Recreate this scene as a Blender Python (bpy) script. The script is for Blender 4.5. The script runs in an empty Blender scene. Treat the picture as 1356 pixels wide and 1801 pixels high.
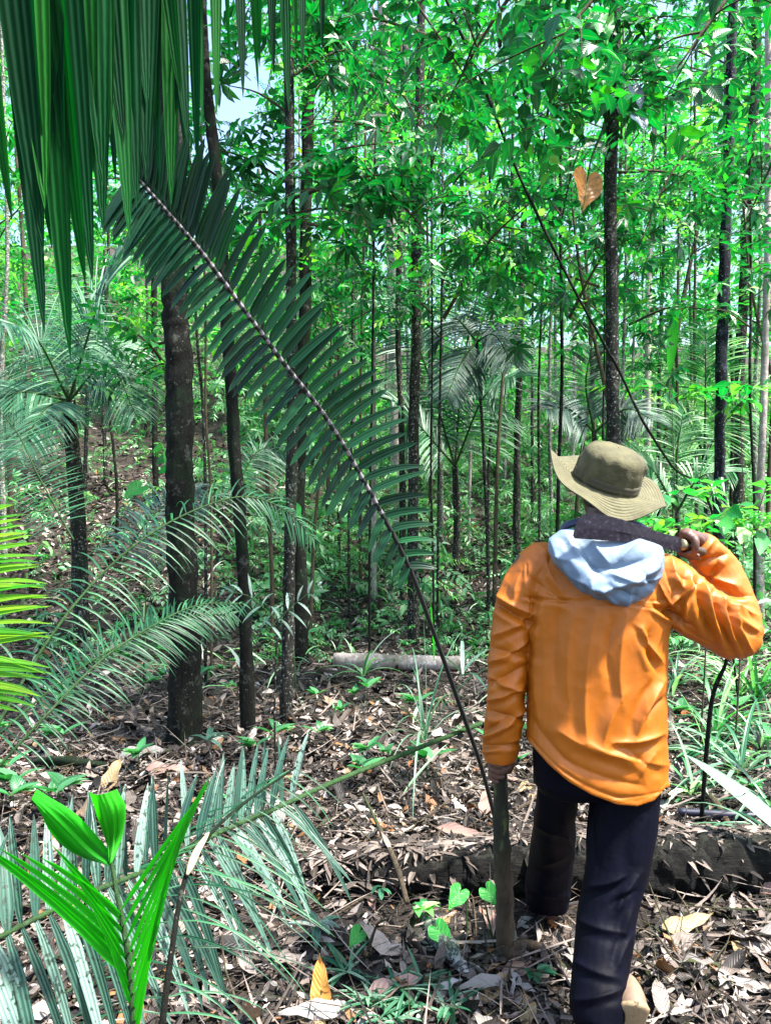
import bpy, bmesh, math, random
import numpy as np
from mathutils import Vector, Matrix, noise as mnoise

# ------------------------------------------------------------------ camera, world, sun, exposure
scene = bpy.context.scene
F = 1360.0; CX, CY = 678.0, 900.5; CAMZ = 1.6
cd = bpy.data.cameras.new('camera'); cam = bpy.data.objects.new('camera', cd)
scene.collection.objects.link(cam); scene.camera = cam
cam.location = (0, 0, CAMZ); cam.rotation_euler = (math.radians(90), 0, 0)
cd.sensor_fit = 'VERTICAL'; cd.angle = 2*math.atan(900.5/F)
cd.clip_start = 0.05; cd.clip_end = 400

SUN_EL, SUN_AZ = math.radians(62), math.radians(112)     # azimuth clockwise from +Y
sdir = Vector((math.sin(SUN_AZ)*math.cos(SUN_EL), math.cos(SUN_AZ)*math.cos(SUN_EL), math.sin(SUN_EL)))
world = bpy.data.worlds.new('World'); scene.world = world; world.use_nodes = True
wn = world.node_tree.nodes; wl = world.node_tree.links
sky = wn.new('ShaderNodeTexSky'); sky.sky_type = 'NISHITA'; sky.sun_disc = False
sky.sun_elevation = SUN_EL; sky.sun_rotation = SUN_AZ; sky.dust_density = 2.0; sky.air_density = 1.2
bg = wn['Background']; bg.inputs['Strength'].default_value = 0.11
wl.new(sky.outputs['Color'], bg.inputs['Color'])
sl = bpy.data.lights.new('sun', 'SUN'); sl.energy = 4.4; sl.angle = math.radians(4.0); sl.color = (1.0, 0.95, 0.86)
so = bpy.data.objects.new('sun', sl); scene.collection.objects.link(so)
so.rotation_euler = (-sdir).to_track_quat('-Z', 'Y').to_euler()
scene.view_settings.view_transform = 'Standard'; scene.view_settings.look = 'None'
scene.view_settings.exposure = 2.15; scene.view_settings.gamma = 1.0
try:
    scene.cycles.max_bounces = 5; scene.cycles.diffuse_bounces = 3; scene.cycles.glossy_bounces = 2
    scene.cycles.transmission_bounces = 3; scene.cycles.transparent_max_bounces = 2
except Exception: pass

rng = np.random.default_rng(7); random.seed(7)
col = scene.collection

# ------------------------------------------------------------------ small helpers
def P(px, py, Y): return np.array([(px-CX)/F*Y, Y, CAMZ-(py-CY)/F*Y])
def nrmz(a):
    a = np.asarray(a, float); n = np.linalg.norm(a, axis=-1, keepdims=True); return a/np.maximum(n, 1e-9)
def smooth(a, b, x):
    t = np.clip((np.asarray(x, float)-a)/(b-a), 0, 1); return t*t*(3-2*t)
def vnoise(x, y, s=1.0, o=0.0):
    x = np.asarray(x, float)*s+o; y = np.asarray(y, float)*s-o*1.7
    return (np.sin(1.3*x+2.1*np.sin(.7*y+1))+np.sin(1.7*y+1.9*np.sin(.9*x+2.3))+.5*np.sin(3.1*x+2.3*y+o)+.5*np.sin(-2.7*x+3.7*y))/3
def gz(x, y):
    """height of the ground"""
    x = np.asarray(x, float); y = np.asarray(y, float)
    left = smooth(-1.0, -3.5, x)
    s = .27+.15*left
    rise = s*(np.maximum(y-8.2, 0)**2/(np.maximum(y-8.2, 0)+1.5))
    return rise + .035*vnoise(x, y, 1.3) + .015*vnoise(x, y, 4.3, 2.0)*smooth(0, 3, y) + .05*smooth(3, 7, y)*vnoise(x, y, .5, 5)
def catmull(pts, n):
    pts = np.asarray(pts, float); m = len(pts)
    ext = np.vstack([2*pts[0]-pts[1], pts, 2*pts[-1]-pts[-2]])
    out = []
    for t in np.linspace(0, m-1-1e-9, n):
        i = int(t); f = t-i; p0, p1, p2, p3 = ext[i:i+4]
        out.append(.5*((2*p1)+(-p0+p2)*f+(2*p0-5*p1+4*p2-p3)*f*f+(-p0+3*p1-3*p2+p3)*f**3))
    return np.array(out)

class MB:
    def __init__(s): s.V = []; s.Q = []; s.T = []; s.A = []; s.n = 0; s.mq = []; s.mt = []
    def add(s, V, Q=None, T=None, rnd=0.5, u=0.0, v=0.0, mat=0):
        V = np.asarray(V, float).reshape(-1, 3); k = len(V)
        A = np.empty((k, 3)); A[:, 0] = rnd; A[:, 1] = u; A[:, 2] = v
        s.V.append(V); s.A.append(A)
        if Q is not None and len(Q): s.Q.append(np.asarray(Q)+s.n); s.mq.append(np.full(len(Q), mat))
        if T is not None and len(T): s.T.append(np.asarray(T)+s.n); s.mt.append(np.full(len(T), mat))
        s.n += k
    def arrays(s):
        V = np.vstack(s.V); A = np.vstack(s.A)
        Q = np.vstack(s.Q) if s.Q else np.zeros((0, 4), int); T = np.vstack(s.T) if s.T else np.zeros((0, 3), int)
        mq = np.concatenate(s.mq) if s.mq else np.zeros(0, int); mt = np.concatenate(s.mt) if s.mt else np.zeros(0, int)
        return V, A, Q, T, mq, mt
    def mesh(s, name, mats, origin=(0, 0, 0), sm=True):
        V, A, Q, T, mq, mt = s.arrays()
        me = bpy.data.meshes.new(name)
        me.vertices.add(len(V)); me.vertices.foreach_set('co', (V-np.asarray(origin, float)).astype(np.float32).ravel())
        nl = 4*len(Q)+3*len(T); me.loops.add(nl)
        me.loops.foreach_set('vertex_index', np.concatenate([Q.ravel(), T.ravel()]).astype(np.int32))
        me.polygons.add(len(Q)+len(T))
        st = np.concatenate([np.arange(len(Q))*4, 4*len(Q)+np.arange(len(T))*3]).astype(np.int32)
        me.polygons.foreach_set('loop_start', st)
        for m in (mats if isinstance(mats, (list, tuple)) else [mats]): me.materials.append(m)
        me.polygons.foreach_set('material_index', np.concatenate([mq, mt]).astype(np.int32))
        me.polygons.foreach_set('use_smooth', np.full(len(Q)+len(T), sm))
        for i, nm in enumerate(('rnd', 'u', 'v')):
            a = me.attributes.new(nm, 'FLOAT', 'POINT'); a.data.foreach_set('value', A[:, i].astype(np.float32))
        me.update(calc_edges=True); me.validate(); return me
    def build(s, name, mats, parent=None, sm=True):
        org = parent.location if parent is not None else (0, 0, 0)
        if parent is not None and parent.parent is not None: org = parent.parent.location   # sub-part: same frame as its part
        o = bpy.data.objects.new(name, s.mesh(name, mats, org, sm)); col.objects.link(o)
        if parent is not None: o.parent = parent
        return o
def tag(o, label=None, cat=None, group=None, kind=None):
    if label: o['label'] = label
    if cat: o['category'] = cat
    if group: o['group'] = group
    if kind: o['kind'] = kind
    return o
def thing(name, label, cat, loc, group=None):
    o = bpy.data.objects.new(name, None); o.empty_display_size = .1; col.objects.link(o)
    o.location = tuple(float(c) for c in loc); return tag(o, label, cat, group)
def copy_tree(src, loc, rz=0, sc=1.0, label=None, group=None):
    c = src.copy(); col.objects.link(c); c.location = tuple(float(a) for a in loc); c.rotation_euler = (0, 0, rz); c.scale = (sc,)*3 if np.isscalar(sc) else sc
    if label: c['label'] = label
    if group: c['group'] = group
    for ch in list(src.children):
        d = ch.copy(); col.objects.link(d); d.parent = c
    return c

def tube(mb, pts, rad, seg=8, mat=0, rnd=.5, cap=True, rough=0.0, flat=1.0):
    pts = np.asarray(pts, float); n = len(pts); rad = np.broadcast_to(np.asarray(rad, float), (n,))
    T = nrmz(np.gradient(pts, axis=0)); ref = np.array([0, 1., 0]) if abs(T[0][1]) < .8 else np.array([1., 0, 0])
    a = nrmz(np.cross(T[0], ref)); V = []
    ang = np.arange(seg)/seg*2*math.pi
    for i in range(n):
        a = nrmz(a-T[i]*np.dot(a, T[i])); b = np.cross(T[i], a)
        r = rad[i]*(1+rough*np.array([mnoise.noise(Vector((float(pts[i][0]*3+math.cos(t)*1.5), float(pts[i][1]*3+math.sin(t)*1.5), float(i*.35))))+.5*mnoise.noise(Vector((float(pts[i][0]*9+math.cos(t)*4), float(pts[i][2]*5+math.sin(t)*4), float(i*.9)))) for t in ang])) if rough else np.full(seg, rad[i])
        V.append(pts[i]+np.outer(np.cos(ang)*r, a)+np.outer(np.sin(ang)*r*flat, b))
    V = np.vstack(V); i, j = np.meshgrid(np.arange(n-1), np.arange(seg), indexing='ij'); i = i.ravel(); j = j.ravel(); k = (j+1) % seg
    Q = np.stack([i*seg+j, i*seg+k, (i+1)*seg+k, (i+1)*seg+j], 1)
    vv = np.repeat(np.linspace(0, 1, n), seg); uu = np.tile(ang, n)
    Tr = []
    if cap:
        V = np.vstack([V, pts[0], pts[-1]]); vv = np.append(vv, [0, 1]); uu = np.append(uu, [0, 0])
        c0 = n*seg; Tr = [[c0, (q+1) % seg, q] for q in range(seg)]+[[c0+1, (n-1)*seg+q, (n-1)*seg+(q+1) % seg] for q in range(seg)]
    mb.add(V, Q, Tr, rnd=rnd, u=uu, v=vv, mat=mat)

PROF = {
 'ellipse': lambda t: np.sin(np.pi*np.clip(t, 0, 1)**.85)**.8,
 'ovate': lambda t: np.sin(np.pi*np.clip(t, 0, 1)**.62)**.85,
 'strap': lambda t: np.minimum(1, .3+t*5)*np.sqrt(np.clip(1-t**4, 0, 1))*(1-.25*t),
 'blade': lambda t: np.minimum(1, .35+t*3)*np.clip(1-t**2.2, 0, 1)**.7,
 'blunt': lambda t: np.minimum(1, .45+t*3.5)*(1-.15*t)*np.where(t > .97, .35, 1.0),
}
def leafK(mb, base, d, nr, L, W, K=5, prof='ellipse', fold=.25, droop=.3, rnd=None, mat=0, twist=0.0, wav=0.0):
    base = np.atleast_2d(base).astype(float); N = len(base)
    d = nrmz(np.broadcast_to(np.asarray(d, float), (N, 3))); nr = np.broadcast_to(np.asarray(nr, float), (N, 3))
    L = np.broadcast_to(np.asarray(L, float), (N,)); W = np.broadcast_to(np.asarray(W, float), (N,))
    droop = np.broadcast_to(np.asarray(droop, float), (N,)); fold = np.broadcast_to(np.asarray(fold, float), (N,)); twist = np.broadcast_to(np.asarray(twist, float), (N,))
    if rnd is None: rnd = rng.random(N)
    s = nrmz(np.cross(d, nr)); p = base.copy(); V = np.empty((N, K, 3, 3)); ts = np.linspace(0, 1, K); pr = PROF[prof](ts)
    dd = d.copy(); down = np.array([0, 0, -1.])
    for k in range(K):
        n = np.cross(s, dd); tw = (twist*ts[k])[:, None]; s2 = s*np.cos(tw)+n*np.sin(tw); n2 = np.cross(s2, dd)
        w = (W*.5*max(pr[k], .02))[:, None]; f = fold[:, None]
        wv = (wav*np.sin(ts[k]*14+rnd*20)*W*.25)[:, None] if wav else 0
        V[:, k, 0] = p-s2*w+n2*(w*f+wv); V[:, k, 1] = p; V[:, k, 2] = p+s2*w+n2*(w*f-wv)
        if k < K-1:
            dd = nrmz(dd+down*(droop/(K-1))[:, None]); p = p+dd*(L/(K-1))[:, None]
    base_i = (np.arange(N)*K*3)[:, None, None]; kk = np.arange(K-1)[None, :, None]*3
    q = np.array([[0, 1, 4, 3], [1, 2, 5, 4]])
    Q = (base_i[..., None]+kk[..., None]+q[None, None]).reshape(-1, 4)
    u = np.tile(np.array([-1., 0, 1]), N*K); v = np.tile(np.repeat(ts, 3), N)
    mb.add(V.reshape(-1, 3), Q, rnd=np.repeat(rnd, K*3), u=u, v=v, mat=mat)
def leaf5(mb, base, d, nr, L, W, fold=.25, droop=.15, rnd=None, mat=0):
    base = np.atleast_2d(base).astype(float); N = len(base); d = nrmz(np.broadcast_to(d, (N, 3))); nr = np.broadcast_to(nr, (N, 3))
    s = nrmz(np.cross(d, nr)); n = np.cross(s, d); L = np.broadcast_to(L, (N,))[:, None]; W = np.broadcast_to(W, (N,))[:, None]
    if rnd is None: rnd = rng.random(N)
    m = base+d*L*.42; V = np.stack([base, m-s*W/2+n*W*.5*fold, m, m+s*W/2+n*W*.5*fold, base+d*L-np.array([0, 0, 1])*L*droop], 1)
    q = np.array([[0, 2, 4, 1], [0, 3, 4, 2]]); Q = ((np.arange(N)*5)[:, None, None]+q).reshape(-1, 4)
    mb.add(V.reshape(-1, 3), Q, rnd=np.repeat(rnd, 5), u=np.tile([0, -1, 0, 1, 0.], N), v=np.tile([0, .4, .4, .4, 1.], N), mat=mat)
def rot_rand(n, tilt=.5, g=None):
    g = g or rng
    a = g.random(n)*2*np.pi; p = g.normal(0, tilt, n); r = g.normal(0, tilt, n)
    ca, sa, cp, sp, cr, sr = np.cos(a), np.sin(a), np.cos(p), np.sin(p), np.cos(r), np.sin(r); z = np.zeros(n); o = np.ones(n)
    Rz = np.stack([ca, -sa, z, sa, ca, z, z, z, o], 1).reshape(n, 3, 3); Ry = np.stack([cp, z, sp, z, o, z, -sp, z, cp], 1).reshape(n, 3, 3)
    Rx = np.stack([o, z, z, z, cr, -sr, z, sr, cr], 1).reshape(n, 3, 3)
    return Rz@Ry@Rx
def instances(mb, tpl, R, T, sc, rnd):
    V, A, Q, Tr, mq, mt = tpl; N = len(T); k = len(V)
    W = np.einsum('nij,kj->nki', R*np.asarray(sc).reshape(-1, 1, 1), V)+T[:, None]
    off = (np.arange(N)*k)[:, None, None]
    AA = np.tile(A[None], (N, 1, 1)); AA[:, :, 0] = np.clip(AA[:, :, 0]*.55+np.asarray(rnd)[:, None]*.45, 0, 1)
    mb.V.append(W.reshape(-1, 3)); mb.A.append(AA.reshape(-1, 3))
    if len(Q): mb.Q.append((Q[None]+off).reshape(-1, 4)+mb.n); mb.mq.append(np.tile(mq, N))
    if len(Tr): mb.T.append((Tr[None]+off).reshape(-1, 3)+mb.n); mb.mt.append(np.tile(mt, N))
    mb.n += N*k

# ------------------------------------------------------------------ materials
def nmat(name):
    m = bpy.data.materials.new(name); m.use_nodes = True; nt = m.node_tree
    return m, nt, nt.nodes, nt.links, nt.nodes['Principled BSDF']
def ramp(N, stops, interp='LINEAR'):
    r = N.new('ShaderNodeValToRGB'); r.color_ramp.interpolation = interp; e = r.color_ramp.elements
    while len(e) < len(stops): e.new(.5)
    for el, (p, c) in zip(e, stops): el.position = p; el.color = (*c, 1)
    return r
def noise(N, L, scale, detail=4, vec=None, rough=.6):
    t = N.new('ShaderNodeTexNoise'); t.inputs['Scale'].default_value = scale; t.inputs['Detail'].default_value = detail; t.inputs['Roughness'].default_value = rough
    if vec is not None: L.new(vec, t.inputs['Vector'])
    return t
def attr(N, n): a = N.new('ShaderNodeAttribute'); a.attribute_name = n; return a
def math_(N, L, op, a, b=None):
    m = N.new('ShaderNodeMath'); m.operation = op
    for i, x in enumerate((a, b)):
        if x is None: continue
        if isinstance(x, (int, float)): m.inputs[i].default_value = x
        else: L.new(x, m.inputs[i])
    return m.outputs[0]
def mixc(N, L, f, a, b, typ='MIX'):
    m = N.new('ShaderNodeMix'); m.data_type = 'RGBA'; m.blend_type = typ
    for sock, x in ((m.inputs['Factor'], f), (m.inputs[6], a), (m.inputs[7], b)):
        if isinstance(x, (int, float)): sock.default_value = x
        elif isinstance(x, tuple): sock.default_value = (*x, 1)
        else: L.new(x, sock)
    return m.outputs[2]
def bump(N, L, h, strength, dist, bsdf):
    b = N.new('ShaderNodeBump'); b.inputs['Strength'].default_value = strength; b.inputs['Distance'].default_value = dist
    L.new(h, b.inputs['Height']); L.new(b.outputs[0], bsdf.inputs['Normal']); return b
def leaf_mat(name, stops, trans=.35, tcol=None, rough=.35, spec=.5, pleat=0, vein=True, spots=None, tv=1.9, lines=0.0):
    m, nt, N, L, B = nmat(name)
    r = ramp(N, stops); L.new(attr(N, 'rnd').outputs['Fac'], r.inputs[0])
    g = N.new('ShaderNodeTexCoord'); n1 = noise(N, L, 9, 3, g.outputs['Object'])
    c = mixc(N, L, .35, r.outputs[0], n1.outputs['Fac'], 'OVERLAY')
    u = attr(N, 'u').outputs['Fac']; v = attr(N, 'v').outputs['Fac']; au = math_(N, L, 'ABSOLUTE', u)
    if pleat and lines:
        pl = math_(N, L, 'SINE', math_(N, L, 'MULTIPLY', u, float(pleat))); c = mixc(N, L, math_(N, L, 'MULTIPLY', math_(N, L, 'GREATER_THAN', pl, .55), lines), c, (.0, .012, .004))
    if vein and not pleat:
        mid = math_(N, L, 'LESS_THAN', au, .07)
        c = mixc(N, L, math_(N, L, 'MULTIPLY', mid, .28), c, (.16, .34, .12))
    if spots:
        n2 = noise(N, L, spots[1], 2, g.outputs['Object']); rr = ramp(N, [(spots[2], (0, 0, 0)), (spots[2]+.06, (1, 1, 1))]); L.new(n2.outputs['Fac'], rr.inputs[0])
        c = mixc(N, L, rr.outputs[0], c, spots[0])
    L.new(c, B.inputs['Base Color']); B.inputs['Roughness'].default_value = rough; B.inputs['Specular IOR Level'].default_value = spec
    h = None
    if pleat: h = math_(N, L, 'SINE', math_(N, L, 'MULTIPLY', u, pleat))
    else:
        w = math_(N, L, 'ADD', math_(N, L, 'MULTIPLY', v, 55.), math_(N, L, 'MULTIPLY', au, -14.)); h = math_(N, L, 'SINE', w)
    bump(N, L, h, .35, .002, B)
    if trans:
        t = N.new('ShaderNodeBsdfTranslucent'); tc = mixc(N, L, 1.0, c, tcol or (.82, 1.0, .55), 'MULTIPLY')
        br = N.new('ShaderNodeBrightContrast'); br.inputs['Bright'].default_value = 0.0; L.new(tc, br.inputs['Color'])
        hs = N.new('ShaderNodeHueSaturation'); hs.inputs['Value'].default_value = tv; hs.inputs['Saturation'].default_value = 1.1; L.new(br.outputs[0], hs.inputs['Color'])
        L.new(hs.outputs[0], t.inputs['Color'])
        mx = N.new('ShaderNodeMixShader'); mx.inputs[0].default_value = trans; L.new(B.outputs[0], mx.inputs[1]); L.new(t.outputs[0], mx.inputs[2])
        L.new(mx.outputs[0], N['Material Output'].inputs['Surface'])
    return m
G = dict(
 crown=[(0, (.002, .03, .011)), (.35, (.005, .08, .028)), (.7, (.015, .16, .045)), (.9, (.06, .28, .045)), (.95, (.2, .38, .03)), (1, (.42, .36, .05))],
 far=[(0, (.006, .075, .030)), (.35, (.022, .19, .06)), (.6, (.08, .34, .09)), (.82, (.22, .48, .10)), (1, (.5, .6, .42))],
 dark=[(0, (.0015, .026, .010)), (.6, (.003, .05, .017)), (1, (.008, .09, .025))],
 mid=[(0, (.003, .04, .016)), (.5, (.012, .09, .036)), (1, (.05, .18, .08))],
 blue=[(0, (.015, .06, .042)), (.5, (.05, .13, .095)), (1, (.19, .29, .25))],
 pale=[(0, (.01, .08, .036)), (.5, (.04, .15, .075)), (1, (.2, .32, .23))],
 lime=[(0, (.012, .24, .01)), (.5, (.022, .36, .015)), (1, (.05, .46, .022))],
 yellow=[(0, (.03, .2, .008)), (.5, (.09, .29, .01)), (1, (.2, .36, .015))],
)
M = {}
M['crown'] = leaf_mat('crown_leaves', G['crown'], .35, rough=.32)
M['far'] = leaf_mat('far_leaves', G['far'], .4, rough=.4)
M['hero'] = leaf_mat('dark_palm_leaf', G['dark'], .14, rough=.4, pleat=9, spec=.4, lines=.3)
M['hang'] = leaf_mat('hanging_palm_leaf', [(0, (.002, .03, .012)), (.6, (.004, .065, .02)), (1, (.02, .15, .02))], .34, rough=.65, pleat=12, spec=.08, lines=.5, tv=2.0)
M['blue'] = leaf_mat('dusty_palm_leaf', G['blue'], .15, rough=.45, pleat=9, spots=((.02, .045, .03), 90, .56), lines=.45)
M['mid'] = leaf_mat('mid_palm_leaf', G['mid'], .25, rough=.4, pleat=5)
M['pale'] = leaf_mat('pale_palm_leaf', G['pale'], .25, rough=.38, pleat=7)
M['lime'] = leaf_mat('fresh_palm_leaf', G['lime'], .4, rough=.5, pleat=22, lines=.22, tv=1.9, spec=.3)
M['yellow'] = leaf_mat('yellow_green_leaf', G['yellow'], .45, rough=.4, pleat=7)
M['under'] = leaf_mat('undergrowth_leaf', [(0, (.008, .06, .022)), (.35, (.05, .22, .08)), (.65, (.16, .38, .16)), (.85, (.36, .52, .36)), (1, (.58, .64, .54))], .3, rough=.33)
def bark(name, dark, mid, lichen, amt=.6, scale=14, moss=(.015, .05, .012)):
    m, nt, N, L, B = nmat(name); g = N.new('ShaderNodeTexCoord')
    mp = N.new('ShaderNodeMapping'); mp.inputs['Scale'].default_value = (1, 1, .28); L.new(g.outputs['Object'], mp.inputs[0])
    n1 = noise(N, L, scale, 8, mp.outputs[0], .7); r = ramp(N, [(.3, dark), (.62, mid)]); L.new(n1.outputs['Fac'], r.inputs[0])
    n2 = noise(N, L, scale*1.6, 5, g.outputs['Object'], .75); r2 = ramp(N, [(amt, (0, 0, 0)), (amt+.05, (1, 1, 1))]); L.new(n2.outputs['Fac'], r2.inputs[0])
    c = mixc(N, L, r2.outputs[0], r.outputs[0], lichen)
    n4 = noise(N, L, scale*.42, 7, g.outputs['Object'], .8); r4 = ramp(N, [(.56, (0, 0, 0)), (.6, (1, 1, 1))]); L.new(n4.outputs['Fac'], r4.inputs[0]); c = mixc(N, L, math_(N, L, 'MULTIPLY', r4.outputs[0], .35), c, tuple(.55*a for a in lichen))
    n3 = noise(N, L, 2.5, 4, g.outputs['Object']); r3 = ramp(N, [(.5, (0, 0, 0)), (.62, (1, 1, 1))]); L.new(n3.outputs['Fac'], r3.inputs[0])
    c = mixc(N, L, math_(N, L, 'MULTIPLY', r3.outputs[0], .6), c, moss)
    L.new(c, B.inputs['Base Color']); B.inputs['Roughness'].default_value = .85; B.inputs['Specular IOR Level'].default_value = .15
    bump(N, L, n1.outputs['Fac'], .9, .02, B); return m
M['bark'] = bark('dark_bark', (.0012, .0014, .0012), (.007, .0075, .0055), (.20, .22, .18), .64, 30, moss=(.006, .02, .006))
M['bark_mid'] = bark('spotted_bark', (.003, .003, .003), (.022, .021, .017), (.34, .35, .31), .58, 26, moss=(.008, .025, .01))
M['bark_pale'] = bark('pale_bark', (.18, .15, .13), (.42, .36, .33), (.6, .57, .53), .55, 18, moss=(.10, .10, .06))
M['bark_grey'] = bark('grey_bark', (.03, .03, .026), (.12, .115, .10), (.42, .43, .38), .52, 30, moss=(.05, .09, .04))
M['bark_blue'] = bark('bluish_bark', (.002, .002, .003), (.010, .011, .018), (.3, .33, .4), .6, 24, moss=(.01, .02, .03))
M['twig'] = bark('twig_bark', (.02, .016, .011), (.10, .075, .05), (.3, .27, .2), .66, 60)
M['stem'] = bark('green_stem', (.012, .035, .012), (.04, .09, .03), (.2, .25, .16), .68, 50)
def plain(name, c, rough=.6, metal=0, nz=None, spec=.5):
    m, nt, N, L, B = nmat(name); B.inputs['Roughness'].default_value = rough; B.inputs['Metallic'].default_value = metal; B.inputs['Specular IOR Level'].default_value = spec
    g = N.new('ShaderNodeTexCoord'); sc_, amt, bs, bd = nz or (30, .3, .1, .002)
    n = noise(N, L, sc_, 6, g.outputs['Object']); cc = mixc(N, L, amt, c, n.outputs['Fac'], 'OVERLAY')
    L.new(cc, B.inputs['Base Color']); bump(N, L, n.outputs['Fac'], bs, bd, B); return m
def ground_mat():
    m, nt, N, L, B = nmat('forest_soil'); g = N.new('ShaderNodeTexCoord')
    n = noise(N, L, 18, 10, g.outputs['Object'], .75); r = ramp(N, [(.3, (.004, .003, .002)), (.5, (.02, .013, .009)), (.62, (.08, .055, .042)), (.75, (.2, .15, .12))]); L.new(n.outputs['Fac'], r.inputs[0])
    L.new(r.outputs[0], B.inputs['Base Color']); B.inputs['Roughness'].default_value = .95; bump(N, L, n.outputs['Fac'], 1, .05, B); return m
M['soil'] = ground_mat()
def litter_mat():
    m, nt, N, L, B = nmat('dead_leaves'); g = N.new('ShaderNodeTexCoord')
    r = ramp(N, [(0, (.003, .002, .002)), (.3, (.012, .008, .006)), (.48, (.046, .033, .026)), (.66, (.135, .105, .088)), (.84, (.25, .21, .185)), (.94, (.40, .36, .335)), (.97, (.18, .10, .04)), (1, (.2, .07, .018))])
    L.new(attr(N, 'rnd').outputs['Fac'], r.inputs[0]); n = noise(N, L, 45, 4, g.outputs['Object'])
    c = mixc(N, L, .6, r.outputs[0], n.outputs['Fac'], 'OVERLAY')
    L.new(c, B.inputs['Base Color']); B.inputs['Roughness'].default_value = .55; B.inputs['Specular IOR Level'].default_value = .4
    w = math_(N, L, 'ADD', math_(N, L, 'MULTIPLY', attr(N, 'v').outputs['Fac'], 60.), math_(N, L, 'MULTIPLY', math_(N, L, 'ABSOLUTE', attr(N, 'u').outputs['Fac']), -14.))
    bump(N, L, math_(N, L, 'SINE', w), .4, .002, B); return m
M['litter'] = litter_mat()

# ------------------------------------------------------------------ ground
ys = np.concatenate([np.linspace(-4, 12, 150), np.linspace(12.3, 75, 90)]); xs = np.linspace(-1, 1, 181)
mb = MB(); X = xs[None]*(8+.75*np.maximum(ys, 0))[:, None]; Yg = np.repeat(ys[:, None], 181, 1); Z = gz(X, Yg)
V = np.stack([X, Yg, Z], -1).reshape(-1, 3); i, j = np.meshgrid(np.arange(len(ys)-1), np.arange(180), indexing='ij'); i = i.ravel(); j = j.ravel()
mb.add(V, np.stack([i*181+j, i*181+j+1, (i+1)*181+j+1, (i+1)*181+j], 1))
tag(mb.build('ground', M['soil']), kind='structure')

def scatter(n, y0, y1, spread=.62, g=rng, pw=1.0):
    y = y0+(y1-y0)*g.random(n)**pw; x = (g.random(n)*2-1)*(spread*y+.4); return x, y
def on_path(x, y): return smooth(.55, .1, np.abs(x-(.25+.13*(y-4))))
# leaf litter
def litter(n, y0, y1, l0, l1, K, pw=1.0):
    x, y = scatter(n, y0, y1, pw=pw); kp = ~((y > 2.85) & (y < 3.3) & (x < 1.3) & (x > -.6) & (rng.random(n) < .75)); x, y = x[kp], y[kp]; n = len(x); z = gz(x, y)+rng.random(n)*.03
    a = rng.random(n)*2*np.pi; el = rng.normal(.05, .28, n); d = np.stack([np.cos(a)*np.cos(el), np.sin(a)*np.cos(el), np.sin(el)], 1)
    nr = nrmz(np.stack([rng.normal(0, .45, n), rng.normal(0, .45, n), np.ones(n)], 1)); L = l0+(l1-l0)*rng.random(n)**1.7
    leafK(litm, np.stack([x, y, z], 1), d, nr, L, L*(.22+.22*rng.random(n)), K, 'ellipse', rng.normal(.2, .45, n), rng.normal(.1, .5, n), wav=.7)
litm = MB(); litter(24000, 1.5, 5.2, .03, .10, 5, .7); litter(3500, 1.5, 6, .09, .19, 6, .7); litter(30000, 5, 15, .06, .17, 4, .8); litter(14000, 13, 30, .1, .24, 3)
n = 8500; x, y = scatter(n, 1.6, 9, pw=.8); a = rng.random(n)*np.pi; el = rng.normal(.03, .12, n)
leafK(litm, np.stack([x, y, gz(x, y)+.01+rng.random(n)*.05], 1), np.stack([np.cos(a), np.sin(a)*.8, np.sin(el)], 1), nrmz(np.stack([rng.normal(0, .5, n), rng.normal(0, .5, n)-.3, np.ones(n)], 1)),
      .06+.4*rng.random(n)**2, .003+.011*rng.random(n)**1.5, 5, 'blade', .4, rng.normal(.1, .35, n), rnd=.2+.65*rng.random(n))
n = 2600; t = rng.random(n); off = rng.normal(0, .06, n); xx = (470+960*t-CX)/F*3.28      # debris lodged on top of the rotting log
lr = np.interp(t, [0, .12, .5, 1], [.05, .105, .11, .135]); lc = np.interp(t, [0, .2, 1], [.045, .08, .105]); yy = 3.28+.06*t+off
zz = gz(xx, yy)+lc+np.sqrt(np.maximum(lr**2-off**2, .0004))+.004; a = rng.random(n)*6.28
leafK(litm, np.stack([xx, yy, zz], 1), np.stack([np.cos(a), np.sin(a)*.6, rng.normal(0, .15, n)], 1), nrmz(np.stack([rng.normal(0, .3, n), rng.normal(-.2, .3, n), np.ones(n)], 1)), .03+.1*rng.random(n)**1.5, .008+.02*rng.random(n), 4, 'ellipse', .3, .4, rnd=.25+.55*rng.random(n))
tag(litm.build('leaf_litter', M['litter']), 'pale and brown dead leaves carpeting the forest floor', 'leaf litter', kind='stuff')
tw = MB()
for q in range(1500):
    y = 1.7+8*random.random()**1.2; x = (random.random()*2-1)*(.6*y+.3); a = random.random()*math.pi; L = .1+.5*random.random()**2; r = .0015+.004*random.random()**2
    p0 = np.array([x, y, float(gz(x, y))+.02]); p1 = p0+[math.cos(a)*L, math.sin(a)*L, random.uniform(-.02, .09)]; pm = (p0+p1)/2+np.array([random.uniform(-1, 1), random.uniform(-1, 1), random.uniform(0, .6)])*L*.1
    tube(tw, catmull([p0, pm, p1], 5), np.linspace(r, r*.5, 5), 5, cap=False)
tag(tw.build('twig_litter', M['twig']), 'thin fallen twigs strewn over the leaf litter', 'twigs', kind='stuff')

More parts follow.
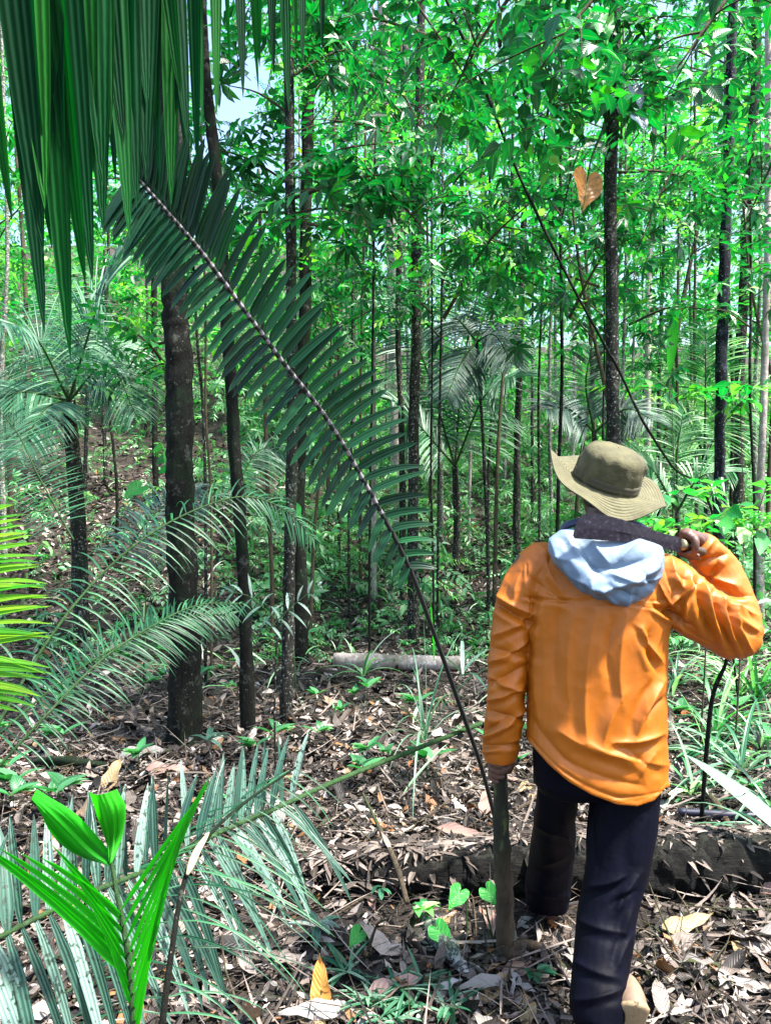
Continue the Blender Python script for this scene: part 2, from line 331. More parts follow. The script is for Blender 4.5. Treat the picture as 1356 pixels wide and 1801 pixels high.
# ------------------------------------------------------------------ leaf spray templates
def spray_tpl(kind, g):
    s = MB()
    if kind == 0:      # alternate simple leaves on a twig
        n = 11; t = np.linspace(.12, 1, n); pts = catmull([(0, 0, 0), (.25, .02, .03), (.5, 0, -.03)], n+1)
        tube(s, pts[::2], np.linspace(.004, .0015, len(pts[::2])), 3, mat=1, cap=False)
        sg = np.where(np.arange(n) % 2, 1, -1); base = pts[1:]
        d = np.stack([.55+0*t, sg*(.85-.3*t), g.normal(-.12, .2, n)], 1); d[-1] = (1, 0, -.15)
        leaf5(s, base, d, nrmz(np.stack([g.normal(0, .3, n), g.normal(0, .3, n), np.ones(n)], 1)), .12+.05*g.random(n), .05+.016*g.random(n), .35, .15, g.random(n))
    elif kind == 1:    # drooping whorl of long leaves
        n = 9; a = np.arange(n)/n*2*np.pi+g.random(n)*.4; tube(s, [(-.3, 0, -.1), (0, 0, 0)], [.004, .003], 3, mat=1, cap=False)
        d = np.stack([np.cos(a), np.sin(a), g.normal(-.35, .3, n)], 1)
        leafK(s, np.zeros((n, 3)), d, np.tile([0, 0, 1.], (n, 1)), .17+.07*g.random(n), .045+.015*g.random(n), 4, 'ellipse', .35, .5, g.random(n))
    elif kind == 2:    # few broad leaves
        n = 6; pts = catmull([(0, 0, 0), (.2, .03, .04), (.42, 0, 0)], n+1); tube(s, pts[::2], [.004, .003, .002, .002][:len(pts[::2])], 3, mat=1, cap=False)
        sg = np.where(np.arange(n) % 2, 1, -1); d = np.stack([.5+g.random(n)*.4, sg*.8, g.normal(-.3, .25, n)], 1)
        leafK(s, pts[1:], d, nrmz(np.stack([g.normal(0, .3, n), g.normal(0, .3, n), np.ones(n)], 1)), .17+.05*g.random(n), .09+.02*g.random(n), 5, 'ovate', .3, .4, g.random(n))
    elif kind == 3:    # fine compound leaf
        n = 22; t = np.linspace(.05, 1, n//2); pts = catmull([(0, 0, 0), (.22, 0, .05), (.45, 0, -.02)], n//2); tube(s, pts[::3], .0018, 3, mat=1, cap=False)
        for sg in (1, -1):
            m = len(pts); leaf5(s, pts, np.stack([.45+0*t, sg*(.9+0*t), g.normal(-.15, .1, m)], 1), np.tile([0, 0, 1.], (m, 1)), (.075*(1.1-.5*t)), .026, .3, .1, g.random(m))
    return s.arrays()
gt = np.random.default_rng(3)
TPL = {k: [spray_tpl(k, gt) for _ in range(3)] for k in range(4)}
def sprays(mb, T, kinds, sc, tilt=.5, rnd=None, g=rng, R=None):
    n = len(T); rnd = g.random(n) if rnd is None else rnd; R = rot_rand(n, tilt, g) if R is None else R
    sc = np.broadcast_to(sc, (n,)); ks = g.choice(len(kinds), n); vs = g.integers(0, 3, n)
    for a in range(len(kinds)):
        for b in range(3):
            m = (ks == a) & (vs == b)
            if m.any(): instances(mb, TPL[kinds[a]][b], R[m], T[m], sc[m], rnd[m])

def crown_mesh(mb, trunk_pt, z0, z1, rad, nl, kinds, g, sc=1.0, dens=9, limb_r=.012):
    """limbs with leaf sprays; trunk_pt(z) -> centre of the trunk at that height"""
    for q in range(nl):
        z = z0+(z1-z0)*((q+g.random())/nl); c = trunk_pt(z); a = g.random()*2*np.pi; L = rad*(.45+.6*g.random())*(1-.45*abs((z-z0)/(z1-z0)-.35))
        dirv = np.array([math.cos(a), math.sin(a), .25+.3*g.random()]); tip = c+dirv*L+[0, 0, -.12*L]
        pts = catmull([c, c+dirv*L*.5+[0, 0, .08*L], tip], 6); tube(mb, pts, np.linspace(limb_r, .003, 6), 5, mat=1, cap=False)
        m = max(4, int(1.6*dens*L)); t = .3+.75*g.random(m); base = c+np.outer(t, dirv*L)+g.normal(0, .13*L+.05, (m, 3))*[1, 1, .7]; base[:, 2] -= .1*t*L
        if c[1] > 5: base = base[(base[:, 2]-CAMZ)/c[1] < .74]; m = len(base)
        if m == 0: continue
        sprays(mb, base, kinds, sc*(.62+.4*g.random(m)), .45, np.clip(.5+g.normal(0, .25)+g.normal(0, .15, m), 0, 1), g)

# ------------------------------------------------------------------ trees whose trunks the photo shows
def trunk_path(path, Y, wpx, dY=0.0):
    """pixel path (top to bottom) at distance Y -> world points down to the ground, radii"""
    pts = [P(x, y, Y+dY*(k/(len(path)-1)-1)*-1) for k, (x, y) in enumerate(path)][::-1]
    b = pts[0]; g0 = float(gz(b[0], b[1])); b2 = b.copy(); b2[2] = g0-.05
    if b[2] > g0+.3: pts = [b2+(pts[0]-pts[1])*0]+pts
    else: pts[0] = b2
    top = pts[-1]; up = nrmz(pts[-1]-pts[-2])
    return np.array(pts), up
TREES = {}
def tree(name, label, cat, path, Y, w, mat='bark', group=None, top=9.0, crown=None, seed=1, kinds=(0, 1), rough=.22, branches=(), knots=0):
    g = np.random.default_rng(seed); pts, up = trunk_path(path, Y, w)
    if top > pts[-1][2]+.3: pts = np.vstack([pts, pts[-1]+[up[0]/max(up[2], .5)*(top-pts[-1][2]), 0, top-pts[-1][2]]])
    n = int(max(24, (pts[-1][2]-pts[0][2])*9)); C = catmull(pts, n); r = w*.5*Y/F
    tt = np.linspace(0, 1, n); R = r*(1.0-.25*tt+.22*np.exp(-tt*n/9*2.2)*(1.0 if w > 15 else .3)); R = R*(1+.06*np.array([mnoise.noise(Vector((seed*3.1, 0, float(k)*.45))) for k in range(n)])*2)
    C = C+np.stack([[mnoise.noise(Vector((seed, float(z)*.9, 0)))*.12*r*2 for z in C[:, 2]], 0*C[:, 0], 0*C[:, 0]], 1)
    root = thing(name, label, cat, (C[0][0], C[0][1], float(gz(C[0][0], C[0][1]))), group)
    mb = MB(); tube(mb, C, R, 16 if w > 15 else 8, rough=rough)
    mb.build('trunk', M[mat], root)
    def tp(z): k = int(np.clip(np.searchsorted(C[:, 2], z), 0, n-1)); return C[k]
    cm = MB()
    for (bx, by, ex, ey, dY, rr) in branches:
        p0 = P(bx, by, Y); p0 = tp(p0[2]); p1 = P(ex, ey, Y+dY); mid = (p0+p1)/2+[0, 0, .05]
        bp = catmull([p0, mid, p1], 9); tube(cm, bp, np.linspace(rr, .003, 9), 5, mat=1, cap=False, rough=.2)
        m = int(10*np.linalg.norm(p1-p0))+5; t = .25+.8*g.random(m); bb = p0+np.outer(t, p1-p0)+g.normal(0, .12, (m, 3))
        sprays(cm, bb, kinds, .8+.3*g.random(m), .5, g.random(m), g)
    if crown:
        z0, z1, rad, nl = crown[:4]; nl = max(3, int(nl*(.6 if Y < 8 else .3))); crown_mesh(cm, tp, z0, z1, rad, nl, kinds, g, *(crown[4:]))
    if cm.n: cm.build('crown', [M['crown'], M['twig']], root)
    TREES[label] = root; return root
T_ = tree
T_('large_tree', 'thickest dark mossy trunk, rising bare beside the arching palm frond', 'tree', [(300, 100), (304, 480), (308, 600), (318, 760), (321, 900), (323, 1100), (325, 1290)], 5.35, 53, 'bark', top=11, crown=(6.2, 11, 2.6, 12), seed=11)
T_('forest_tree', 'slender dark trunk with a crook near its top, next to the thickest trunk', 'tree', [(352, -60), (362, 120), (378, 290), (404, 640), (414, 800), (428, 1000), (438, 1268)], 5.7, 23, 'bark', top=8, crown=(5.4, 8, 1.8, 8), seed=12)
T_('forest_tree', 'tall thin dark trunk with leafy side branches, standing clear of the pale log', 'tree', [(498, -60), (508, 150), (512, 480), (514, 820), (508, 1050), (502, 1255)], 5.95, 21, 'bark_mid', top=9, crown=(5.2, 9, 2.0, 10), seed=13,
   branches=[(511, 330, 370, 260, .2, .012), (511, 210, 400, 150, .1, .012), (512, 300, 690, 250, -.2, .014), (512, 150, 640, 80, .3, .014), (512, 370, 740, 300, .3, .016), (512, 400, 640, 380, -.4, .012), (512, 90, 600, -20, .5, .012)])
T_('forest_tree', 'short dark forked stump-like trunk half hidden behind the thin branchy trunk', 'tree', [(545, 60), (540, 300), (535, 560), (530, 700), (527, 880)], 8.2, 24, 'bark', top=7, crown=(3.6, 7, 1.6, 9), seed=14)
T_('forest_tree', 'straight mid-distance dark trunk rising just past the drooping palm leaflet tips', 'tree', [(742, -60), (738, 180), (733, 420), (730, 640), (727, 860), (727, 1105)], 8.9, 19, 'bark_mid', top=9, crown=(5.0, 9, 2.2, 12), seed=15,
   branches=[(738, 230, 640, 150, -.3, .016), (738, 260, 850, 180, -.5, .016), (736, 360, 640, 330, -.2, .014), (735, 390, 830, 350, .3, .012)])
T_('forest_tree', 'pale pinkish trunk far back between two dark ones', 'tree', [(672, -40), (682, 250), (690, 450), (694, 640), (700, 900)], 14, 23, 'bark_pale', top=13, crown=(7.5, 13, 2.5, 12), seed=16)
T_('forest_tree', 'slim grey twin-stemmed trunk left of the pale fan palm', 'tree', [(706, 330), (700, 560), (706, 760), (708, 980)], 10.5, 12, 'bark_mid', top=8, crown=(5.5, 8, 1.6, 8), seed=17)
T_('forest_tree', 'slim lichen-spotted trunk between the drooping frond and the hiker hat', 'tree', [(925, 200), (920, 400), (914, 640), (910, 760), (908, 900)], 11.5, 13, 'bark_mid', top=9, crown=(5.2, 9, 2.2, 12), seed=18)
T_('forest_tree', 'tall blackish trunk with white lichen specks directly behind the hat', 'tree', [(1086, -60), (1080, 120), (1073, 330), (1077, 600), (1078, 780), (1080, 1000)], 6.6, 25, 'bark_mid', top=9, crown=(5.6, 9, 2.2, 9), seed=19, kinds=(2, 0),
   branches=[(1078, 60, 1230, 30, -.6, .014), (1076, 150, 1215, 170, -.7, .010), (1079, 40, 960, -10, -.4, .012), (1075, 200, 960, 190, -.2, .012), (1079, 60, 1000, 90, -.7, .01)])
T_('forest_tree', 'wavy bluish-black trunk with pale spots rising above the bright ferny leaves', 'tree', [(1296, -60), (1286, 80), (1281, 250), (1275, 440), (1268, 620), (1264, 905)], 8.6, 20, 'bark_blue', top=10, crown=(6.2, 10, 2.2, 9), seed=20, rough=.35)
T_('forest_tree', 'grey trunk with mottled bark standing behind the wavy bluish-black one', 'tree', [(1332, -60), (1328, 120), (1318, 300), (1310, 450), (1302, 640), (1298, 860)], 12, 19, 'bark_mid', top=12, crown=(7.5, 12, 2.4, 10), seed=21)
T_('forest_tree', 'thin pale greenish pole of a trunk at the far edge of the grove', 'tree', [(1352, -60), (1350, 200), (1348, 500), (1340, 760), (1336, 930)], 9.4, 14, 'bark_pale', top=9, crown=(6.8, 9, 1.6, 6), seed=22)
T_('forest_tree', 'leafless-looking dark trunk in the far distance behind the leaning vine', 'tree', [(1148, 300), (1142, 460), (1140, 560), (1138, 740)], 15, 12, 'bark_pale', top=11, crown=(7, 11, 2, 10), seed=23)
T_('forest_tree', 'dark stub of a trunk on the sunny slope beyond the small palm', 'tree', [(272, 520), (272, 650), (274, 830)], 13.5, 12, 'bark', top=8, crown=(4.6, 8, 2, 12), seed=24)
thin = [(345, 560, 362, 905, 7.2, 6, 'first of two pencil-thin stems beside the thickest trunk'), (362, 560, 372, 900, 7.5, 5, 'second pencil-thin stem a hand from the thickest trunk'),
 (985, 370, 980, 905, 8.6, 7, 'thin black sapling stem touching the hat brim side'), (952, 520, 948, 880, 9.5, 5, 'hair-thin sapling stem between the lichen-spotted trunk and the hat'),
 (1192, 500, 1190, 680, 10, 6, 'slim sapling with a single upright spear leaf'), (1062, 560, 1060, 760, 9, 4, 'wispy stem pressed close to the trunk behind the hat'),
 (620, 560, 614, 900, 10, 5, 'thin sapling seen through the palm leaflet gaps'), (640, 420, 634, 860, 11, 6, 'slender grey sapling above the palm leaflet tips'),
 (760, 640, 762, 1010, 8.5, 4, 'thin stem growing beside the straight mid-distance trunk'), (775, 620, 770, 960, 9.2, 5, 'second thin stem past the straight mid-distance trunk'),
 (590, 380, 596, 700, 12, 6, 'pale thin sapling over the arching frond'), (655, 650, 650, 990, 8, 5, 'thin stem rising out of the ground plants before the pale log'),
 (1166, 460, 1158, 700, 13, 7, 'pale narrow sapling beside the far distant trunk'), (1222, 420, 1224, 800, 11, 6, 'narrow dark sapling in front of the fine-leaved fan frond'),
 (1320, 480, 1326, 900, 8.2, 6, 'knobbly thin stem between the grey trunk and the edge pole'), (860, 560, 858, 860, 12, 6, 'faint sapling behind the drooping silver frond'),
 (466, 700, 478, 1000, 8.8, 8, 'pinkish bare stem glimpsed behind the frond midrib'), (192, 700, 206, 860, 11.5, 6, 'crooked thin stem on the leaf-covered slope'),
 (488, 1100, 486, 1380, 4.6, 4, 'hair-thin seedling stem with blue-green leaves near the two dark trunks')]
for q, (x0, y0, x1, y1, Y, w, lab) in enumerate(thin):
    g = random.Random(q); xm = (x0+x1)/2+g.uniform(-6, 6)
    T_('sapling', lab, 'sapling', [(x0-(x1-x0)*.6, y0-260) if q < 18 else (x0, y0), (x0, y0), (xm, (y0+y1)/2), (x1, y1)], Y, w, ['bark_mid', 'twig', 'bark'][q % 3], group='thin saplings', top=(5.5 if q < 18 else 1.1), crown=((3.4, 5.5, 1.3, 7, .9) if q < 18 else None), seed=40+q, kinds=[(0,), (1, 0), (3, 0)][q % 3], rough=.15)

gp_ = random.Random(12); pole0 = None; spots = []
for q in range(32):
    px = gp_.uniform(540, 1370) if q % 5 else gp_.uniform(0, 540); Y = gp_.uniform(10.5, 21); x = (px-CX)/F*Y
    if any(abs(x-a) < .22 and abs(Y-b) < 1.5 for a, b in spots): continue
    spots.append((x, Y)); loc = (x, Y, float(gz(x, Y))); s_ = gp_.uniform(.8, 1.3)
    if pole0 is None:
        pole0 = thing('pole_tree', 'thin straight pole-like trunk among many in the middle distance', 'tree', (0, 0, 0), 'pole-like trunks in the middle distance'); pm = MB(); tube(pm, catmull([(0, 0, -.1), (.05, 0, 2.5), (-.03, .02, 5), (.06, 0, 9)], 40), np.linspace(.036, .016, 40), 8, rough=.25); pm.build('trunk', M['bark_mid'], pole0); PALE = pole0.children[0].data.copy(); PALE.materials[0] = M['bark_pale']; GREY = pole0.children[0].data.copy(); GREY.materials[0] = M['bark_grey']
        pc = MB(); crown_mesh(pc, lambda z: np.array([0, 0, z]), 6.0, 9, .8, 3, (0, 3), np.random.default_rng(6), .9, 6, .008); pc.build('crown', [M['far'], M['twig']], pole0); pole0.location = loc
    else:
        c = copy_tree(pole0, loc, gp_.random()*6.28, (s_, s_, gp_.uniform(.9, 1.2)))
        for ch in c.children:
            if ch.name.startswith('trunk') and q % 3: ch.data = PALE if q % 9 == 1 else GREY

# ------------------------------------------------------------------ understory trees: prototypes, then copies
def proto_under(seed, kinds, h, mat='crown'):
    g = np.random.default_rng(seed); root = thing('understory_tree', 'x', 'tree', (0, 0, 0))
    lean = g.normal(0, .25, 2); C = catmull([(0, 0, -.1), (lean[0]*.3, lean[1]*.3, h*.35), (lean[0], lean[1], h*.7), (lean[0]*1.2, lean[1]*1.2, h)], 18)
    mb = MB(); tube(mb, C, np.linspace(.03, .008, 18), 6, rough=.2); mb.build('trunk', M['twig'], root)
    cm = MB(); crown_mesh(cm, lambda z: C[int(np.clip(np.searchsorted(C[:, 2], z), 0, 17))], h*.5, h, 1.2, 11, kinds, g, .85, 5, .01)
    cm.build('crown', [M[mat], M['twig']], root); return root
UP = [proto_under(101, (0,), 5.0), proto_under(102, (1, 0), 5.6), proto_under(103, (2, 0), 4.6, 'far'), proto_under(104, (3, 0), 5.2, 'far'), proto_under(105, (0, 1), 6.2), proto_under(106, (1,), 4.8, 'far')]
UL = ['understory tree with alternate oval leaves among the forest trunks', 'understory tree with drooping whorls of long leaves among the trunks', 'understory tree with broad bright leaves among the forest trunks',
      'understory tree with fine feathery leaves among the forest trunks', 'taller understory tree with mixed dark leaves among the trunks', 'bushy understory tree with bright drooping leaf whorls']
UG = ['oval-leaved understory trees', 'whorl-leaved understory trees', 'broad-leaved understory trees', 'feathery understory trees', 'taller dark understory trees', 'bright whorl-leaved understory trees']
gu = random.Random(5); used = [0]*6; placed = []
tries = 0
while len(placed) < 22 and tries < 4000:
    tries += 1; Y = 8.5+11*gu.random(); px = gu.uniform(-120, 1480); x = (px-CX)/F*Y
    if Y < 10 and 430 < px < 1150 and gu.random() < .5: continue
    if Y < 11 and px < 420: continue
    if 60 < px < 540: continue
    if any((x-a)**2+(Y-b)**2 < .9 for a, b in placed): continue
    placed.append((x, Y)); k = gu.randrange(6); loc = (x, Y, float(gz(x, Y))); s = gu.uniform(.85, 1.15)*Y/8.5
    if not used[k]: o = UP[k]; o.location = loc; o.rotation_euler = (0, 0, gu.random()*6.28); o.scale = (s, s, s)
    else: o = copy_tree(UP[k], loc, gu.random()*6.28, s)
    used[k] = 1; o['label'] = UL[k]; o['group'] = UG[k]
# leafy boughs hanging into the view from trees that stand outside it
def bough(lab, p0, p1, kinds, seed, m=26, sc=1.0, mat='crown', spread=.28):
    g = np.random.default_rng(seed); p0 = np.array(p0); p1 = np.array(p1); L = np.linalg.norm(p1-p0); m = int(m*1.6)
    root = thing('leafy_branch', lab, 'branch', p0, 'leafy boughs reaching into the clearing'); mb = MB(); pts = catmull([p0, (p0+p1)/2+[0, 0, .12*L], p1], 10)
    tube(mb, pts, np.linspace(.018, .004, 10), 6, rough=.2)
    for q in range(5):
        k = 3+q; e = pts[min(k, 9)]+g.normal(0, 1, 3)*[.35, .35, .25]; tube(mb, catmull([pts[k], (pts[k]+e)/2+[0, 0, .03], e], 5), np.linspace(.007, .002, 5), 4, cap=False)
    mb.build('limb', M['twig'], root); cm = MB(); t = .15+.9*g.random(m); bb = p0+np.outer(t, p1-p0)+g.normal(0, spread, (m, 3))*[1, 1, .8]
    sprays(cm, bb, kinds, sc*(.58+.5*g.random(m)), .45, g.random(m), g); cm.build('foliage', [M[mat], M['twig']], root); return root
bough('leafy bough crossing behind the dangling palm leaflet tips at the top', P(560, -120, 5.0), P(830, 150, 4.6), (0,), 201, 24, .8)
bough('leafy bough with oval leaves under the top of the leaning vine', P(1010, -120, 4.4), P(760, 230, 4.8), (0, 2), 202, 26, .75)
bough('bough of pointed leaves just above the yellowed heart leaf', P(1150, -60, 4.2), P(950, 120, 4.0), (2,), 203, 12, .75)
bough('bough of large dark leaves left of the wavy bluish-black trunk', P(1380, -60, 4.0), P(1190, 120, 3.8), (2,), 204, 11, .7)
bough('bough of drooping leaf whorls level with the yellowed heart leaf', P(1000, 560, 7.5), P(1110, 400, 6.9), (1,), 205, 16, .9)
bough('bough of small leaves over the middle of the leaning vine', P(780, 560, 7.0), P(940, 350, 6.5), (0, 1), 206, 26, .85)
bough('dark leafy bough spreading over the fan frond tips', P(600, 300, 6.4), P(760, 420, 6.2), (0,), 207, 22, .8)
bough('leafy bough hanging behind the hanging fronds near the bright sky gap', P(330, 560, 7.0), P(470, 440, 6.6), (0, 2), 208, 9, .8)
bough('leafy bough at the edge of the grove beside the pale pole trunk', P(1420, 200, 6.0), P(1300, 420, 6.2), (0,), 209, 20, .85)
bough('small-leaved bough between the heart leaf trunk and the wavy trunk', P(1240, 240, 7.5), P(1120, 440, 7.0), (0, 3), 210, 26, .85, 'far')
bough('bright leafy bough hanging low over the left slope', P(330, 700, 8), P(200, 560, 7.4), (0, 2), 211, 18, .85, 'far')

gb = random.Random(31)
for q, (px, py, Y, lab) in enumerate([(640, 60, 6.5, 'leafy bough with a reddish twig left of the start of the vine'), (700, 180, 7.2, 'leafy bough crossing the straight mid-distance trunk near its top'), (880, 60, 5.6, 'leafy bough just right of the vine near the top edge'), (960, 240, 6.8, 'leafy bough between the vine and the yellowed heart leaf'), (1180, 330, 7.8, 'leafy bough in the open space between the heart leaf trunk and wavy trunk'), (600, 240, 7.5, 'leafy bough with bright leaves beside the branchy trunk'), (430, 400, 8.5, 'leafy bough below the brightest sky gap'), (830, 440, 8.5, 'leafy bough above the ladder-like pale fan'), (1320, 300, 7.5, 'leafy bough over the mottled grey trunk'), (640, 450, 8.0, 'leafy bough hanging above the tips of the great frond'), (1180, 560, 9.0, 'leafy bough low behind the leaning vine'), (960, 500, 8.8, 'leafy bough around the lichen-spotted trunk'), (250, 640, 8.6, 'sunlit leafy bough right of the leaning palm'), (270, 480, 7.8, 'leafy bough between the leaning palm and the thickest trunk')]):
    a = gb.uniform(0, 6.28); c = P(px, py, Y); d = np.array([math.cos(a)*.6, math.sin(a)*.5, gb.uniform(-.05, .3)]); bough(lab, c+d, c-d, [(0, 2), (0,), (1, 0), (2,)][q % 4], 500+q, 15, gb.uniform(.75, 1.0), ['crown', 'far'][q % 2], .34)

# ------------------------------------------------------------------ distant forest: one leafy mass, with a thin gap where the sky shows
fm = MB(); n = 30000; Y = 17+24*rng.random(n)**.9; tx = (rng.random(n)*2-1)*.72; x = tx*Y
top = 1.5+np.maximum(Y-16, 0)*1.5; z = gz(x, Y)+.3+(top)*rng.random(n)
ty = (z-CAMZ)/Y; gap = 1.3*np.exp(-((tx+.21)/.06)**2-((ty-.58)/.16)**2)+1.2*np.exp(-((tx+.145)/.05)**2-((ty-.44)/.06)**2)+.55*np.exp(-((tx-.33)/.09)**2-((ty-.69)/.06)**2)+.45*np.exp(-((tx-.0)/.12)**2-((ty-.70)/.04)**2)
cl = vnoise(x+Y*.3, z, 1.1)*.5+.5*vnoise(x-Y, z+3, 2.7)
keep = (rng.random(n) > gap*1.2) & (rng.random(n) < .62+.5*cl)
keep &= ty < .76
keep &= ~((tx < -.2) & (z < gz(x, Y)+2.2) & (rng.random(n) < .75) & (Y < 20))
x, Y, z = x[keep], Y[keep], z[keep]
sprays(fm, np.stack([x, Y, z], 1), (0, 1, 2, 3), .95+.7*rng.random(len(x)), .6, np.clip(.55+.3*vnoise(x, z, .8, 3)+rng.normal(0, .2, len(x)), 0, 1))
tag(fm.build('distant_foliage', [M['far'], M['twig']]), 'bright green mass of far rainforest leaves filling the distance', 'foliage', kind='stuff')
# low undergrowth
um = MB(); n = 8200; Y = 8.3+20*rng.random(n)**1.3; tx = (rng.random(n)*2-1)*.72; x = tx*Y
h = rng.random(n)**1.6*(.5+.05*Y)*(1.15-.55*smooth(-.05, -.3, tx)); keep = (rng.random(n) < smooth(8.0, 10+1.5*smooth(.12, .0, tx), Y)) & (rng.random(n) < (.5+.5*vnoise(x, Y, 1.4)+.25)*(1-.85*smooth(-.12, -.3, tx)*smooth(21, 16, Y))) & ~((np.abs(tx-.13) < .035) & (Y < 15))
x, Y, h = x[keep], Y[keep], h[keep]
sprays(um, np.stack([x, Y, gz(x, Y)+h], 1), (0, 3, 1, 2), .5+.5*rng.random(len(x)), .6)
n = 13000; Y = 11.5+10*rng.random(n); tx = (rng.random(n)*2-1)*.68; x = tx*Y; h = 5.2*rng.random(n)**1.25*smooth(10.5, 15, Y)
kp = (rng.random(n) < .25+.9*vnoise(x*1.3+h, Y+h*1.4, 1.2, 7)+.2) & ~((tx < -.22) & (rng.random(n) < .7)); x, Y, h = x[kp], Y[kp], h[kp]
sprays(um, np.stack([x, Y, gz(x, Y)+h], 1), (0, 3, 1, 3), .42+.5*rng.random(len(x)), .6, np.clip(.3+.55*rng.random(len(x))+.25*vnoise(x, h, .9, 2), 0, 1))
n = 9000; Y = 8.2+9*rng.random(n)**1.2; tx = (rng.random(n)*2-1)*.68; x = tx*Y; kp = (rng.random(n) < .45+.7*vnoise(x, Y, 2.2, 9)) & ~((tx < -.18) & (rng.random(n) < .6)); x, Y = x[kp], Y[kp]
sprays(um, np.stack([x, Y, gz(x, Y)+.03+.3*rng.random(len(x))**2], 1), (0, 3, 2, 1), .22+.3*rng.random(len(x)), .5, rng.random(len(x)))
n = 9000; Y = 5.6+16*rng.random(n)**1.2; tx = (rng.random(n)*2-1)*.7; x = tx*Y; kp = rng.random(n) < (.35+.65*vnoise(x, Y, 1.1, 4))*smooth(5.2, 8.5, Y)*1.3*(1-.6*smooth(-.1, -.3, tx)); kp &= ~((tx > -.1) & (tx < .14) & (Y > 6) & (Y < 8.1)); x, Y = x[kp], Y[kp]; n = len(x)
a = rng.random(n)*2*np.pi; e = .3+rng.random(n)*1.0
leafK(um, np.stack([x, Y, gz(x, Y)+rng.random(n)*.15], 1), np.stack([np.cos(a)*np.cos(e), np.sin(a)*np.cos(e), np.sin(e)], 1), np.tile([0, 0, 1.], (n, 1)), .15+.45*rng.random(n)**1.5, .012+.03*rng.random(n), 5, 'blade', .4, 1.2, rng.random(n))
tag(um.build('undergrowth', [M['under'], M['twig']]), 'tangled low green plants covering the forest floor beyond the clearing', 'undergrowth', kind='stuff')

# ------------------------------------------------------------------ palm fronds
def frond(name, lab, cat, pts, n, Lf, W, mat, dirf=None, side_n=(0, -1, .3), r0=.008, r1=.002, droop=.5, K=7, prof='strap', fold=.35, t0=.1, seed=1, group=None, stem='stem', a0=80, a1=35, jit=.05, sides=(1, -1), lift=0.0, parent=None, wj=0.0, tw=0.0):
    g = np.random.default_rng(seed); pts = np.asarray(pts, float); C = catmull(pts, 60)
    root = parent or thing(name, lab, cat, C[0], group); org = root
    rm = MB(); tube(rm, C, np.linspace(r0, r1, 60), 7, rough=.1); rm.build('rachis' if parent is None else 'frond_rachis', M[stem], org)
    bm_ = MB(); t = np.linspace(t0, .995, n); idx = t*(59); i0 = np.minimum(idx.astype(int), 58); f = (idx-i0)[:, None]; base = C[i0]*(1-f)+C[i0+1]*f
    T = nrmz(np.gradient(C, axis=0))[i0]; Nn = nrmz(np.asarray(side_n, float))
    for s in sides:
        S = nrmz(np.cross(T, np.broadcast_to(Nn, T.shape)))*s; ang = np.radians(a0+(a1-a0)*t+g.normal(0, 3, n))[:, None]
        d = (T*np.cos(ang)+S*np.sin(ang)+Nn*lift) if dirf is None else nrmz(dirf(t, s, T))
        d = nrmz(d+g.normal(0, jit, (n, 3))); nr = nrmz(Nn+g.normal(0, .12+wj, (n, 3)))
        L = Lf(t, s) if callable(Lf) else Lf*np.sin(np.pi*np.clip(.12+.85*t, 0, 1))**.6
        leafK(bm_, base, d, nr, L*(1+g.normal(0, .06, n)), W*(1+g.normal(0, .1, n)), K, prof, fold, droop*(1+g.normal(0, .25, n)), g.random(n), twist=tw*g.normal(0, 1, n))
    bm_.build('leaflets' if False else 'blade', M[mat], org); return root

# the big arching frond: seen nearly face on, midrib rising from behind the log to over the camera
def lerp(a, b, t): return np.outer(1-t, a)+np.outer(t, b)
hp = [P(885, 1500, 3.35), P(850, 1360, 3.05), P(812, 1250, 2.85), P(762, 1110, 2.65), P(716, 990, 2.5), P(642, 850, 2.35), P(574, 735, 2.22), P(500, 640, 2.1), P(430, 545, 2.0), P(352, 440, 1.9), P(292, 370, 1.84), P(236, 306, 1.8)]
def hd(t, s, T):
    tt = np.clip((t-.33)/.67, 0, 1)
    if s > 0: return lerp((.95, -.05, .05), (.0, -.15, .95), tt**.85)+lerp((0, 0, 0), (.2, 0, .4), 4*tt*(1-tt))*.8
    return lerp((-.35, -.1, -.95), (-.55, -.2, -.85), tt)+lerp((0, 0, 0), (-.25, 0, .25), 4*tt*(1-tt))
def hl(t, s):
    tt = np.clip((t-.33)/.67, 0, 1); L = np.where(tt < .22, .07+.13*tt/.22, .20-.015*tt)
    return L*(1.0 if s > 0 else .82)
def scale_mat():
    m, nt, N, L, B = nmat('scaly_midrib'); v = attr(N, 'v').outputs['Fac']; g = N.new('ShaderNodeTexCoord'); n = noise(N, L, 130, 4, g.outputs['Object'])
    sn = math_(N, L, 'SINE', math_(N, L, 'ADD', math_(N, L, 'MULTIPLY', v, 420.), math_(N, L, 'MULTIPLY', n.outputs['Fac'], 2.0))); f = math_(N, L, 'MULTIPLY', math_(N, L, 'GREATER_THAN', sn, .25), math_(N, L, 'GREATER_THAN', v, .42))
    c = mixc(N, L, f, (.008, .010, .010), (.20, .18, .20)); L.new(mixc(N, L, .5, c, n.outputs['Fac'], 'OVERLAY'), B.inputs['Base Color']); B.inputs['Roughness'].default_value = .7; return m
M['scaly'] = scale_mat()
hero = frond('palm_frond', 'huge dark palm frond arching diagonally with even rows of broad leaflets', 'palm frond', hp, 46, hl, .0285, 'hero', hd, (0, -1, .25), .0095, .0048, .35, 9, 'strap', .3, .36, 21, stem='scaly', jit=.035)
